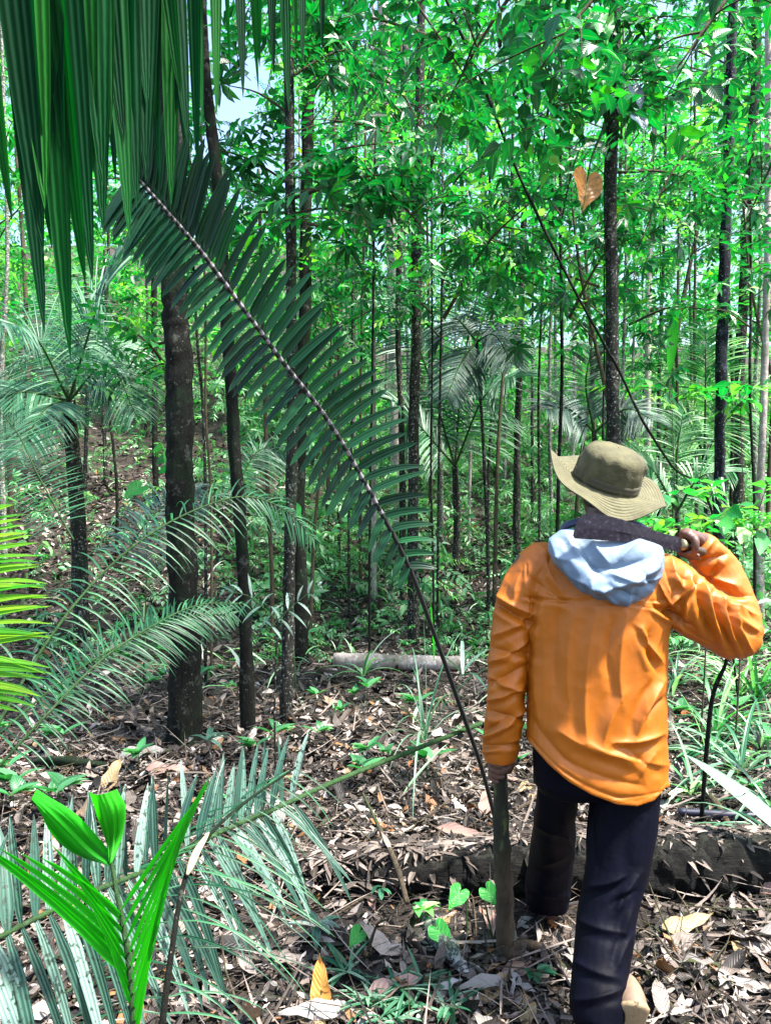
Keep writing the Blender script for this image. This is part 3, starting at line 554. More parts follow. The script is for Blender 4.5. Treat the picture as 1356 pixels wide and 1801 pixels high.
# near frond hanging down from above the frame
hm = MB(); hr = MB(); root = thing('palm_frond', 'enormous frond hanging from above with long dark drooping leaflets', 'palm frond', P(-250, -250, .95))
rp = catmull([P(-260, -160, .95), P(0, -230, 1.15), P(220, -260, 1.4), P(420, -230, 1.62), P(600, -170, 1.8)], 40); tube(hr, rp, np.linspace(.013, .004, 40), 8); hr.build('rachis', M['stem'], root)
gh = np.random.default_rng(8)
tips = [(-60, 560, 50, 0), (18, 612, 44, .02), (40, 556, 44, .03), (92, 615, 56, .06), (62, 430, 52, .08), (124, 492, 50, .11), (144, 468, 46, .14), (104, 380, 54, .17), (196, 408, 48, .2), (188, 330, 52, .22), (168, 300, 50, .24), (222, 360, 46, .26), (212, 410, 42, .29), (255, 340, 44, .31), (246, 310, 44, .34), (288, 330, 42, .36),
        (276, 300, 40, .38), (310, 250, 34, .41), (302, 330, 36, .44), (338, 198, 24, .47), (342, 285, 26, .5), (352, 210, 16, .54), (386, 196, 22, .58), (404, 165, 14, .6), (420, 180, 20, .63), (452, 122, 20, .68), (446, 165, 12, .71), (476, 150, 18, .74), (500, 172, 20, .79), (512, 90, 16, .82), (542, 102, 17, .87), (568, 76, 14, .93)]
tips += [(a+gh.normal(0, 10)-8, b*gh.uniform(.55, .85), c*.9, min(.95, d+.012)) for a, b, c, d in tips if d < .5]
for (tx_, ty_, wp, t) in tips:
    want = tx_-78*math.exp(-max(tx_, 0)/170.)-2; A = rp[int(np.argmin(np.abs(CX+rp[:, 0]/rp[:, 1]*F-want)))]; Yt = A[1]*(.98+.05*gh.random()); B = P(tx_, ty_, Yt); L = np.linalg.norm(B-A)*1.015; Wd = wp*1.15*Yt/F
    d0 = nrmz(B-A)+np.array([gh.normal(0, .02), gh.normal(0, .04), .05]); leafK(hm, A+[0, gh.normal(0, .02), 0], d0, nrmz(np.array([gh.normal(0, .22), -1, .1])), L, Wd, 14, 'blade', .28, .06, np.array([gh.random()]), twist=gh.normal(0, .35))
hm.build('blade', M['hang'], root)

# dusty blue-green frond lying across the foreground
fp = [P(846, 1272, 3.0), P(720, 1322, 2.7), P(600, 1370, 2.45), P(480, 1424, 2.15), P(390, 1462, 1.95), P(270, 1525, 1.7), P(155, 1572, 1.5), P(0, 1648, 1.32), P(-160, 1735, 1.2)]
def fd(t, s, T):
    if s > 0: return lerp((.25, .25, .9), (-.22, .35, .9), t)
    return lerp((.85, -.2, -.7), (.45, -.3, -.85), t)
def fl(t, s): return np.where(t < .3, .05, (.21 if s > 0 else .30)*(1+.0*t))*np.where(s > 0, 1-.15*t, 1+0*t)
frond('palm_frond', 'dusty blue-green palm frond lying low across the near corner', 'palm frond', fp, 36, fl, .0225, 'blue', fd, (0, -.75, .65), .009, .004, .6, 9, 'blade', .35, .34, 31, jit=.07, wj=.18, tw=.15)
# thin-leaved second frond beside it, dark petiole with a tan sheath
sp = [P(280, 1850, 1.45), P(300, 1690, 1.52), P(322, 1560, 1.62), P(352, 1490, 1.72), P(420, 1420, 1.9), P(520, 1350, 2.15)]
frond('palm_frond', 'narrow-leaved wispy frond on a dark upright petiole with a tan sheath', 'palm frond', sp, 26, lambda t, s: .17+.16*np.sin(np.pi*t), .005, 'mid', lambda t, s, T: lerp((.85*s, -.1, .05), (.8*s, -.1, -.35), t)+np.array([0, 0, .1]), (0, -.6, .8), .007, .003, .9, 8, 'blade', .4, .08, 32, stem='bark', jit=.12)
sh = MB(); tube(sh, catmull([P(328, 1535, 1.635), P(345, 1495, 1.7), P(366, 1462, 1.76)], 8)+np.array([.004, -.008, 0]), [.003, .007, .009, .009, .008, .007, .005, .002], 7); o = sh.build('dry_sheath', plain('dry_sheath', (.5, .36, .2), .7)); tag(o, 'strip of dry tan sheath peeling off the dark upright petiole', 'palm sheath')

# bright green young palm in the corner
yp = thing('young_palm', 'vivid green young palm with one two-lobed leaf and folded side leaves', 'palm', P(238, 1990, 1.25))
st = MB(); tube(st, catmull([P(238, 1990, 1.25), P(236, 1800, 1.25), P(226, 1680, 1.26), P(208, 1580, 1.28), P(193, 1500, 1.3)], 14), np.linspace(.008, .003, 14), 8); st.build('stem', M['stem'], yp)
lm = MB()
def lobe(mb, A, B, W, nr, K=12, pr='ovate', dr=.1, rn=.5, fo=.18): leafK(mb, A, nrmz(B-A), nr, np.linalg.norm(B-A), W, K, pr, fo, dr, np.array([rn]))
def fanlobe(mb, axis, edge, K=11, rn=.5):
    """pleated blade between an axis polyline and an outer edge polyline"""
    a = catmull(axis, 14); e = catmull(edge, 14); m = K; V = []
    for i in range(14):
        for j in range(m):
            f = j/(m-1); p = a[i]*(1-f)+e[i]*f; zz = .007*((-1)**j)*math.sin(math.pi*min(1, i/13+.12)); V.append(p+np.array([0, zz-.02*math.sin(math.pi*f), 0]))
    V = np.array(V); i, j = np.meshgrid(np.arange(13), np.arange(m-1), indexing='ij'); i = i.ravel(); j = j.ravel()
    mb.add(V, np.stack([i*m+j, i*m+j+1, (i+1)*m+j+1, (i+1)*m+j], 1), rnd=rn, u=np.tile(np.linspace(-1, 1, m), 14), v=np.repeat(np.linspace(0, 1, 14), m))
Yp = 1.28
fanlobe(lm, [P(200, 1512, Yp), P(176, 1482, Yp), P(128, 1430, Yp-.03), P(66, 1388, Yp-.06)], [P(200, 1512, Yp), P(138, 1500, Yp), P(90, 1462, Yp-.02), P(68, 1408, Yp-.06)], 11, .45)
fanlobe(lm, [P(200, 1512, Yp), P(188, 1470, Yp+.01), P(168, 1428, Yp), P(158, 1392, Yp-.01)], [P(200, 1512, Yp), P(214, 1472, Yp+.02), P(220, 1420, Yp), P(206, 1388, Yp-.01)], 9, .75)
# folded side leaves: many strips joined at a common outer edge
def strips(mb, A, B, n, W, rn, sag=.1, nr=(0, -1, .2)):
    a = catmull(A, n); b = catmull(B, n); d = b-a
    leafK(mb, a, d, nrmz(np.array([gh.normal(0, .1), -1, .2])), np.linalg.norm(d, axis=1), W, 7, 'strap', .5, sag, np.clip(rn+gh.normal(0, .15, n), 0, 1))
strips(lm, [P(214, 1600, 1.27), P(226, 1680, 1.26), P(234, 1750, 1.25), P(238, 1830, 1.25)], [P(366, 1362, 1.18), P(322, 1440, 1.17), P(290, 1560, 1.17), P(262, 1690, 1.2)], 10, .0075, .5)
strips(lm, [P(262, 1690, 1.2), P(290, 1570, 1.18), P(310, 1490, 1.17)], [P(290, 1560, 1.17), P(322, 1440, 1.165), P(366, 1364, 1.16)], 9, .009, .6)
strips(lm, [P(214, 1620, 1.27), P(224, 1690, 1.26), P(232, 1770, 1.25)], [P(96, 1478, 1.2), P(150, 1560, 1.2), P(196, 1660, 1.22)], 7, .008, .45)
strips(lm, [P(226, 1720, 1.255), P(222, 1690, 1.26), P(219, 1655, 1.265), P(214, 1610, 1.27)], [P(-25, 1424, 1.14), P(-10, 1442, 1.15), P(40, 1462, 1.16), P(92, 1484, 1.18)], 6, .013, .4, .3)
lm.build('blade', M['lime'], yp)

# mid-distance fronds on the left
def F2(lab, pix, n, L, W, mat, seed, sn=(0, -.8, .6), **k):
    k.setdefault('K', 6); k.setdefault('prof', 'blade'); return frond('palm_frond', lab, 'palm frond', [P(*p) for p in pix], n, L, W, mat, None, sn, seed=seed, group=None, **k)
F2('long pale frond rising past the thickest trunk and bending over', [(-30, 1320, 2.9), (90, 1120, 3.1), (190, 1000, 3.3), (300, 918, 3.5), (420, 874, 3.7), (500, 896, 3.8), (552, 946, 3.85)], 54, .27, .009, 'mid', 51, r0=.007, droop=1.1)
F2('dark narrow-leaved frond curving low in front of the thickest trunk', [(-30, 1380, 2.8), (80, 1260, 2.9), (180, 1160, 3.1), (270, 1100, 3.3), (350, 1064, 3.5), (430, 1062, 3.7)], 44, .22, .0075, 'mid', 52, r0=.006, droop=.8)
F2('second low arching frond with grey midrib crossing the leaf litter', [(0, 1290, 3.4), (120, 1190, 3.6), (240, 1120, 3.8), (330, 1085, 4.0), (410, 1080, 4.1)], 46, .26, .011, 'hero', 53, r0=.006, droop=.5)
F2('yellow-green sunlit frond entering from the side edge', [(-60, 1270, 2.1), (-50, 1150, 2.15), (-55, 1000, 2.2), (-70, 860, 2.25)], 40, .22, .017, 'yellow', 54, r0=.006, droop=.3, a0=95, a1=70, sides=(1, -1))
F2('feathery green frond at the side edge above the yellow-green one', [(130, 950, 4.6), (70, 840, 4.6), (30, 760, 4.6), (-30, 690, 4.6)], 60, .26, .009, 'mid', 55, r0=.007, droop=.25, a0=90, a1=70)
F2('small pale frond leaning behind the thickest trunk at the height of the slope', [(210, 1000, 6.0), (250, 930, 6.1), (300, 880, 6.3), (350, 860, 6.4)], 34, .4, .02, 'blue', 56, droop=.8)
F2('grey-green frond fanning low beside the two dark trunks', [(400, 900, 8), (430, 830, 8.1), (460, 790, 8.2), (500, 800, 8.3)], 34, .45, .02, 'pale', 57, droop=.9)
F2('thin silvery leaves spread in front of the two dark trunks', [(486, 1090, 4.4), (440, 1050, 4.4), (395, 1040, 4.4)], 6, .15, .017, 'blue', 58, droop=.8, r0=.003, prof='ellipse')
F2('silvery seedling leaves reaching toward the pale log', [(470, 1110, 4.2), (510, 1070, 4.2), (560, 1030, 4.2)], 6, .14, .017, 'blue', 59, droop=.9, r0=.003, prof='ellipse')
# palm trees
def palm(lab, base_px, Yb, crown_px, w, specs, mat, seed, L=.5, W=.015, n=60, group=None, trunkmat='bark_mid'):
    bx, by = base_px; b = P(bx, by, Yb); b[2] = float(gz(b[0], b[1])); c = P(*crown_px, Yb)
    root = thing('palm_tree', lab, 'palm tree', b, group); mb = MB()
    C = catmull([b-[0, 0, .05], (b+c)/2+[.03, 0, 0], c], 22); tube(mb, C, np.linspace(w*.55, w*.45, 22)*Yb/F, 12, rough=.2); mb.build('trunk', M[trunkmat], root)
    for q, (pix, nn, LL) in enumerate(specs):
        pts = np.array([c]+[P(x, y, Yb+d) for x, y, d in pix])
        g = np.random.default_rng(seed+q); C = catmull(pts, 60); rm = MB(); tube(rm, C, np.linspace(.018, .004, 60), 6); fr = rm.build('frond', M['stem'], root)
        bl = MB(); t = np.linspace(.12, .99, nn); i0 = (t*59).astype(int); T = nrmz(np.gradient(C, axis=0))[i0]; Nn = nrmz(np.array([0, -.7, .7]))
        for s in (1, -1):
            S = nrmz(np.cross(T, np.broadcast_to(Nn, T.shape)))*s; ang = np.radians(75-30*t)[:, None]
            leafK(bl, C[i0], T*np.cos(ang)+S*np.sin(ang)+g.normal(0, .05, (nn, 3)), Nn, LL*np.sin(np.pi*(.15+.8*t))**.6, W*Yb/6, 6, 'blade', .35, .7, g.random(nn))
        bl.build('blade', M[mat], fr)
    return root
palm('leaning palm with spreading pale fronds on the sunlit slope', (145, 930), 9.0, (122, 705), 26, [([(165, 560, -.3), (215, 415, -1.0)], 62, .95), ([(60, 590, -.5), (-30, 560, -1.2)], 54, .9), ([(40, 690, -.4), (-40, 720, -.8)], 50, .8), ([(190, 640, -.2), (240, 730, -.6)], 50, .7), ([(150, 640, .5), (230, 600, 1.2)], 50, .8), ([(80, 720, -.6), (30, 800, -1.2)], 44, .6), ([(110, 600, .5), (100, 480, 1.2)], 50, .9)], 'pale', 300)
palm('stemless palm with a tall ladder-like pale fan behind the straight trunk', (800, 900), 11.5, (800, 820), 12, [([(815, 640, 0), (850, 480, -.2), (880, 400, -.4)], 60, 1.1), ([(740, 620, 0), (690, 520, -.3)], 50, 1.0), ([(850, 700, -.3), (905, 660, -.9)], 44, .9), ([(730, 740, -.4), (690, 700, -.9)], 40, .8)], 'pale', 320, W=.02)
palm('palm with a drooping silver-grey frond near the lichen-spotted trunk', (860, 850), 9.8, (838, 600), 6, [([(810, 640, -.2), (785, 700, -.6)], 44, .55), ([(870, 590, -.2), (900, 640, -.6)], 40, .6), ([(800, 560, .2), (770, 590, .5)], 36, .6), ([(850, 560, .2), (880, 480, .5)], 36, .6)], 'blue', 340, W=.02)
palm('fine-leaved fan palm in the shade left of the wavy bluish-black trunk', (1240, 900), 10.5, (1238, 800), 10, [([(1240, 680, -.2), (1240, 580, -.3)], 56, .8), ([(1200, 720, -.3), (1170, 690, -.6)], 40, .7), ([(1290, 720, -.3), (1330, 690, -.6)], 40, .7)], 'far', 360)
palm('low palm with pale spread leaflets behind the trunk above the hat', (1045, 850), 10, (1045, 760), 8, [([(1030, 680, -.2), (1040, 610, -.3)], 44, .6), ([(1100, 720, -.2), (1150, 740, -.6)], 40, .6), ([(1000, 720, -.2), (960, 720, -.5)], 36, .6)], 'blue', 380)
palm('low bushy palm under the end of the leaning vine', (1190, 980), 9.0, (1190, 900), 8, [([(1150, 830, -.2), (1110, 800, -.5)], 36, .5), ([(1230, 840, -.2), (1290, 830, -.5)], 36, .5), ([(1190, 800, 0), (1200, 730, 0)], 36, .5)], 'under', 400)

# ------------------------------------------------------------------ the hiker
YP = 2.42; PM = F/YP            # pixels per metre at the hiker
def H(px, py, dy=0.0): return P(px, py, YP+dy)
def loft(mb, secs, seg=28, ex=2.4):
    """closed horizontal superellipse sections: (centre3, half width, half depth)"""
    ang = np.arange(seg)/seg*2*np.pi; V = []
    for c, a, b in secs:
        ct, st = np.cos(ang), np.sin(ang); V.append(np.stack([c[0]+a*np.sign(ct)*np.abs(ct)**(2/ex), c[1]+b*np.sign(st)*np.abs(st)**(2/ex), np.full(seg, c[2])], 1))
    n = len(secs); V = np.vstack(V+[np.array(secs[0][0])[None], np.array(secs[-1][0])[None]])
    i, j = np.meshgrid(np.arange(n-1), np.arange(seg), indexing='ij'); i = i.ravel(); j = j.ravel(); k = (j+1) % seg
    Q = np.stack([i*seg+j, (i+1)*seg+j, (i+1)*seg+k, i*seg+k], 1); c0 = n*seg
    T = [[c0, q, (q+1) % seg] for q in range(seg)]+[[c0+1, (n-1)*seg+(q+1) % seg, (n-1)*seg+q] for q in range(seg)]
    mb.add(V, Q, T)
def ball(mb, c, r, R=None, nu=20, nv=12):
    ph = np.linspace(0, np.pi, nv+1)[1:-1]; th = np.arange(nu)/nu*2*np.pi
    V = np.array([[np.sin(p)*np.cos(t), np.sin(p)*np.sin(t), np.cos(p)] for p in ph for t in th]+[[0, 0, 1], [0, 0, -1]])*np.asarray(r)
    if R is not None: V = V@np.asarray(R).T
    V = V+c; n = nv-1; i, j = np.meshgrid(np.arange(n-1), np.arange(nu), indexing='ij'); i = i.ravel(); j = j.ravel(); k = (j+1) % nu
    Q = np.stack([i*nu+j, (i+1)*nu+j, (i+1)*nu+k, i*nu+k], 1); a = n*nu
    T = [[a, q, (q+1) % nu] for q in range(nu)]+[[a+1, (n-1)*nu+(q+1) % nu, (n-1)*nu+q] for q in range(nu)]
    mb.add(V, Q, T)
def chain(mb, pts, rad, n=None, seg=16):
    n = n or max(6, len(pts)*5); C = catmull(pts, n); r = catmull([(a, 0, 0) for a in rad], n)[:, 0]
    e = nrmz(C[0]-C[1])*r[0]; f = nrmz(C[-1]-C[-2])*r[-1]                      # rounded ends
    C = np.vstack([C[0]+e*.95, C[0]+e*.6, C, C[-1]+f*.6, C[-1]+f*.95]); r = np.concatenate([[r[0]*.3, r[0]*.8], r, [r[-1]*.8, r[-1]*.3]])
    tube(mb, C, r, seg)
def fuse(mb, name, mat, voxel, sm=4, post=None, origin=(0, 0, 0)):
    """one continuous skin over all the pieces; post(V, N) may reshape the vertices"""
    me = mb.mesh(name, mat); o = bpy.data.objects.new(name+'_tmp', me); col.objects.link(o)
    r = o.modifiers.new('r', 'REMESH'); r.mode = 'VOXEL'; r.voxel_size = voxel
    s = o.modifiers.new('s', 'SMOOTH'); s.iterations = sm; s.factor = .5
    dg = bpy.context.evaluated_depsgraph_get(); me2 = bpy.data.meshes.new_from_object(o.evaluated_get(dg))
    bpy.data.objects.remove(o); n = len(me2.vertices); V = np.empty(n*3, np.float32); me2.vertices.foreach_get('co', V); V = V.reshape(-1, 3).astype(float)
    N = np.empty(n*3, np.float32); me2.vertices.foreach_get('normal', N); N = N.reshape(-1, 3).astype(float)
    if post: V = post(V, N)
    V = V-np.asarray(origin, float); me2.vertices.foreach_set('co', V.astype(np.float32).ravel())
    me2.polygons.foreach_set('use_smooth', np.ones(len(me2.polygons), bool)); me2.materials.clear(); me2.materials.append(mat); me2.name = name; me2.update()
    return me2
def child(name, me, parent): o = bpy.data.objects.new(name, me); col.objects.link(o); o.parent = parent; return o
person = thing('person', 'hiker in orange jacket, dark trousers and olive sun hat seen from behind', 'person', (H(1050, 1800)[0], YP, 0))
PO = np.array(person.location)

def grip(mb, c, ax, away, r, sgn, wrist, palm_phi=75, span=.082, k=1.0):
    """a hand closed round a bar: c centre of the grip, ax bar direction, away = direction with phi 90"""
    ax = nrmz(ax); away = nrmz(away-ax*np.dot(away, ax)); e0 = nrmz(np.cross(away, ax))*sgn
    def q(phi, rr, z): a = math.radians(phi); return c+(e0*math.cos(a)+away*math.sin(a))*rr+ax*z
    R = r+.010*k
    for i, (fr, ln) in enumerate(((.0098, 1.0), (.0102, 1.08), (.0098, 1.02), (.0086, .86))):
        z = (1.5-i)*span*.245; ph = np.array([95, 140, 185, 225, 262, 290+0*ln])*1.0; ph = 95+(ph-95)*ln
        chain(mb, [q(ph[0], R+.012, z), q(ph[1], R+.009, z), q(ph[2], R+.003, z-.001), q(ph[3], R+.003, z-.002), q(ph[4], R, z-.003), q(ph[5], R-.001, z-.003)], [fr*k*1.1, fr*k*1.1, fr*k, fr*k, fr*k*.92, fr*k*.85], 22, 10)
    # palm
    pw = [q(palm_phi+a, R+.011, z) for z in (span*.38, 0, -span*.38) for a in (25,)]
    chain(mb, [q(98, R+.008, span*.42), q(98, R+.010, 0), q(98, R+.008, -span*.42)], [.013*k, .014*k, .012*k], 12, 12)
    chain(mb, [q(62, R+.010, span*.45), q(60, R+.012, 0), q(66, R+.009, -span*.36)], [.015*k, .016*k, .013*k], 12, 12)
    chain(mb, [q(80, R+.012, span*.5), q(80, R+.014, 0), q(84, R+.011, -span*.4)], [.014*k, .016*k, .013*k], 12, 12)
    # thumb from the side of the palm
    chain(mb, [q(55, R+.010, span*.3), q(20, R+.010, span*.34), q(-15, R+.006, span*.30), q(-45, R+.002, span*.2), q(-66, R, span*.12)], [.014*k, .0135*k, .0118*k, .011*k, .0095*k], 20, 10)
    heel = q(78, R+.010, span*.45)
    chain(mb, [q(80, R+.012, span*.1), heel, (heel+wrist)/2, wrist], [.02*k, .023*k, .024*k, .026*k], 14, 14)

# stick and machete positions (both held, each a thing of its own)
SB = P(888, 1680, 2.76); SB[2] = float(gz(SB[0], SB[1]))-.01; ST = P(880, 1325, 2.52)
sax = nrmz(ST-SB); GL = SB+sax*(np.linalg.norm(ST-SB)-.055)
HB = P(1197, 958, 2.40); HE = P(1228, 969, 2.44); hax = nrmz(HE-HB); GR = HB+hax*.052
bm_ = MB()
wristL = H(883, 1322, .06); wristR = P(1238, 952, 2.50)
# torso, neck, head
loft(bm_, [(H(1043, 1345), .12, .08), (H(1044, 1320), .15, .095), (H(1045, 1290), .155, .10), (H(1048, 1200), .145, .10), (H(1052, 1100), .17, .11), (H(1056, 1010), .18, .10), (H(1060, 970), .15, .08), (H(1062, 945), .08, .06)], 28, 2.2)
chain(bm_, [H(1062, 990), H(1062, 940, .01), H(1062, 900, .02)], [.065, .058, .056])
hc = H(1064, 858, .035)
ball(bm_, hc, (.075, .096, .112)); ball(bm_, hc+[0, .045, -.055], (.055, .05, .055))
chain(bm_, [hc+[0, .09, .02], hc+[0, .108, -.012], hc+[0, .1, -.028]], [.009, .012, .015], 8, 10)       # nose
chain(bm_, [hc+[-.022, .088, -.058], hc+[0, .097, -.057], hc+[.022, .088, -.058]], [.006, .008, .006], 8, 8)  # lips
chain(bm_, [hc+[-.05, .072, .03], hc+[-.02, .09, .034], hc+[.02, .09, .034], hc+[.05, .072, .03]], [.009, .011, .011, .009], 10, 8)  # brow
for s in (-1, 1):
    ball(bm_, hc+[s*.03, .083, .01], .0125); chain(bm_, [hc+[s*.077, -.005, .03], hc+[s*.083, -.018, .012], hc+[s*.08, -.012, -.012], hc+[s*.074, -.002, -.028]], [.008, .011, .009, .008], 10, 8)  # eyes, ears
# arms
chain(bm_, [H(930, 1000), H(905, 1090), H(893, 1190, .01), H(886, 1260, .03), wristL], [.055, .047, .040, .036, .027])
chain(bm_, [H(1150, 1015), H(1215, 1062, -.01), H(1296, 1118, .02)], [.055, .047, .042]); chain(bm_, [H(1296, 1118, .02), H(1275, 1040, .09), H(1250, 980, .11), wristR], [.042, .042, .034, .027])
grip(bm_, GL, -sax*-1.0, np.array([.45, 1, 0]), .021, 1, wristL)
grip(bm_, GR, -hax, np.array([.1, .35, 1.0]), .015, 1, wristR, span=.08)
# legs and feet
hipL, kneeL, ankL = H(990, 1360), P(972, 1480, 2.72), P(965, 1590, 3.0); hipR, kneeR, ankR = H(1092, 1380), P(1082, 1560, 2.38), P(1062, 1762, 2.21)
chain(bm_, [hipL, H(980, 1400, .10), P(972, 1490, 2.79), P(964, 1560, 2.95), ankL], [.05, .040, .044, .042, .038]); chain(bm_, [hipR, H(1092, 1460), H(1082, 1540, -.05), P(1060, 1680, 2.28), ankR], [.06, .06, .052, .045, .040])
chain(bm_, [ankL, ankL+[0, .04, -.04], ankL+[0, .15, -.055]], [.04, .042, .03]); chain(bm_, [ankR, ankR+[.03, .01, -.04], ankR+[.06, .03, -.08]], [.04, .042, .03])
def skin_mat():
    m, nt, N, L, B = nmat('skin'); g = N.new('ShaderNodeTexCoord'); n = noise(N, L, 60, 4, g.outputs['Object']); c = mixc(N, L, .35, (.10, .046, .033), n.outputs['Fac'], 'OVERLAY')
    L.new(c, B.inputs['Base Color']); B.inputs['Roughness'].default_value = .5; B.inputs['Subsurface Weight'].default_value = .08; B.inputs['Subsurface Radius'].default_value = (.01, .004, .002); bump(N, L, n.outputs['Fac'], .25, .002, B); return m
child('body', fuse(bm_, 'body', skin_mat(), .0036, 2, None, PO), person)

def project(V): return CX+V[:, 0]/V[:, 1]*F, CY-(V[:, 2]-CAMZ)/V[:, 1]*F
def creases(V, N, lines, gain=1.0):
    """folds in the cloth: each line (x0,y0,x1,y1,width px,amplitude mm), laid where the cloth faces away from the chest"""
    px, py = project(V); back = smooth(.1, -.25, N[:, 1]); d = np.zeros(len(V))
    for x0, y0, x1, y1, w, a in lines:
        ax, ay = x1-x0, y1-y0; L2 = ax*ax+ay*ay; t = np.clip(((px-x0)*ax+(py-y0)*ay)/L2, -.05, 1.05); nx, ny = -ay/math.sqrt(L2), ax/math.sqrt(L2)
        sd = (px-x0)*nx+(py-y0)*ny+.06*math.sqrt(L2)*np.sin(t*math.pi)*(1 if (x0+y1) % 2 > 1 else -1); al = np.hypot(px-(x0+ax*t), py-(y0+ay*t))
        prof = np.exp(-np.abs(sd/w)**1.05)-.45*np.exp(-((sd-2.1*w)/(1.3*w))**2)       # sharp ridge with a hollow on one side
        d += a/1000*prof*np.exp(-(np.maximum(al-np.abs(sd), 0)/(w*1.5))**2)*np.sin(np.pi*np.clip(.12+.8*t, 0, 1))**.6
    return V+N*(d*back*gain)[:, None]
def ridged(V, s, k=(1, 1, 1), o=0.0):
    q = V*np.array(k)*s+o; return 1-np.abs(np.array([mnoise.noise(Vector(p)) for p in q]))*2.2
def hem(x, y):        # height of the jacket's lower edge: low at the tail, rising toward the front and the left
    px = np.array([860, 915, 935, 965, 1000, 1040, 1085, 1120, 1150, 1170, 1230]); py = np.array([1265, 1285, 1310, 1345, 1375, 1398, 1415, 1418, 1408, 1385, 1370])
    yy = np.interp(CX+x/np.maximum(y, .5)*F, px, py); z = CAMZ-(yy-CY)/F*y
    return z+.05*smooth(YP-.02, YP+.14, y)
jm = MB()
loft(jm, [(H(1050, 1560, .03), .21, .12), (H(1049, 1420, .01), .219, .135), (H(1048, 1300), .213, .13), (H(1048, 1200), .212, .13), (H(1049, 1120), .215, .132), (H(1050, 1060), .232, .13), (H(1052, 1010), .228, .118), (H(1056, 975), .185, .10), (H(1060, 950), .125, .085), (H(1063, 930), .085, .075), (H(1064, 915), .072, .068)], 40, 2.5)
chain(jm, [H(950, 992), H(917, 1045), H(900, 1110), H(893, 1180, .01), H(888, 1250, .03), H(882, 1305, .055), H(880, 1325, .06)], [.070, .070, .062, .060, .058, .058, .056], 40, 22)
chain(jm, [H(1120, 1010, -.01), H(1165, 1028, -.015), H(1215, 1066, -.02), H(1262, 1100, -.01), H(1292, 1118, .01)], [.085, .092, .090, .080, .076], 30, 24)
chain(jm, [H(1296, 1116, .02), H(1288, 1060, .075), H(1262, 1000, .105), H(1236, 968, .085)], [.074, .068, .062, .056], 26, 22)
JC = [ # seams
 (928, 1000, 934, 1060, 2, -4), (934, 1060, 926, 1105, 2, -4), (1166, 985, 1182, 1040, 2, -4), (1182, 1040, 1176, 1100, 2, -4), (930, 1052, 1000, 1056, 1.8, -4), (1100, 1060, 1176, 1072, 1.8, -4), (936, 1300, 1000, 1362, 2, -3), (1000, 1362, 1085, 1402, 2, -3), (1085, 1402, 1160, 1392, 2, -3),
 # back of the body
 (935, 1052, 1160, 1056, 3, -4), (950, 1046, 1040, 1048, 3, 3), (1100, 1050, 1165, 1062, 3, 3),
 (955, 1060, 948, 1260, 9, 7), (985, 1070, 975, 1200, 10, -6), (1010, 1075, 1000, 1230, 8, 5), (1045, 1090, 1032, 1300, 9, 6), (1075, 1100, 1070, 1190, 7, -5), (1100, 1090, 1092, 1230, 7, 5), (930, 1000, 938, 1120, 7, 6), (960, 985, 985, 1040, 6, 5), (938, 1020, 1000, 1060, 6, -5),
 (1140, 1120, 1152, 1175, 6, -10), (1130, 1110, 1160, 1160, 5, 8), (1160, 1205, 1118, 1290, 6, 11), (1165, 1230, 1140, 1262, 5, -6), (1085, 1305, 1160, 1292, 6, 8), (1105, 1320, 1150, 1350, 7, -6), (1040, 1310, 1165, 1345, 8, 6), (1150, 1325, 1125, 1365, 6, 4), (990, 1290, 1085, 1330, 9, 5), (1000, 1340, 1120, 1380, 7, -4), (1090, 1230, 1060, 1310, 10, 7), (940, 1270, 1010, 1350, 8, -5),
 # hanging sleeve
 (872, 1062, 936, 1096, 5, -12), (880, 1050, 940, 1080, 6, 9), (868, 1118, 932, 1082, 5, 9), (866, 1140, 930, 1150, 6, -9), (862, 1165, 925, 1128, 5, 9), (860, 1200, 922, 1172, 6, -9), (860, 1188, 925, 1215, 5, 8), (856, 1232, 918, 1205, 5, 9), (856, 1250, 920, 1262, 6, -9), (850, 1298, 925, 1243, 4, 11), (850, 1286, 890, 1262, 6, -8), (850, 1312, 912, 1306, 4, -9), (852, 1322, 915, 1296, 4, 5), (915, 1010, 905, 1055, 7, 6), (895, 1010, 880, 1060, 6, 5),
 # raised upper arm
 (1180, 985, 1200, 1035, 6, 7), (1190, 1010, 1235, 1025, 6, -6), (1180, 1060, 1215, 1030, 5, 8), (1170, 1075, 1215, 1100, 5, -9), (1214, 1020, 1205, 1095, 5, 11), (1228, 1030, 1250, 1120, 6, -10), (1238, 1025, 1268, 1120, 5, 10), (1256, 1050, 1290, 1145, 6, -10), (1266, 1048, 1300, 1140, 5, 10), (1280, 1070, 1308, 1150, 5, -9), (1290, 1070, 1318, 1140, 4, 9), (1200, 1100, 1290, 1150, 5, -7), (1190, 1095, 1270, 1142, 5, 6), (1160, 1030, 1190, 1070, 5, 7), (1150, 1065, 1192, 1088, 4, -9),
 # forearm
 (1275, 1060, 1325, 1082, 5, 9), (1270, 1040, 1315, 1048, 5, -9), (1235, 1000, 1290, 1030, 5, 8), (1230, 985, 1275, 975, 5, -8), (1215, 985, 1250, 955, 4, 7), (1245, 1020, 1262, 985, 5, -7), (1295, 1085, 1330, 1110, 4, 8)]
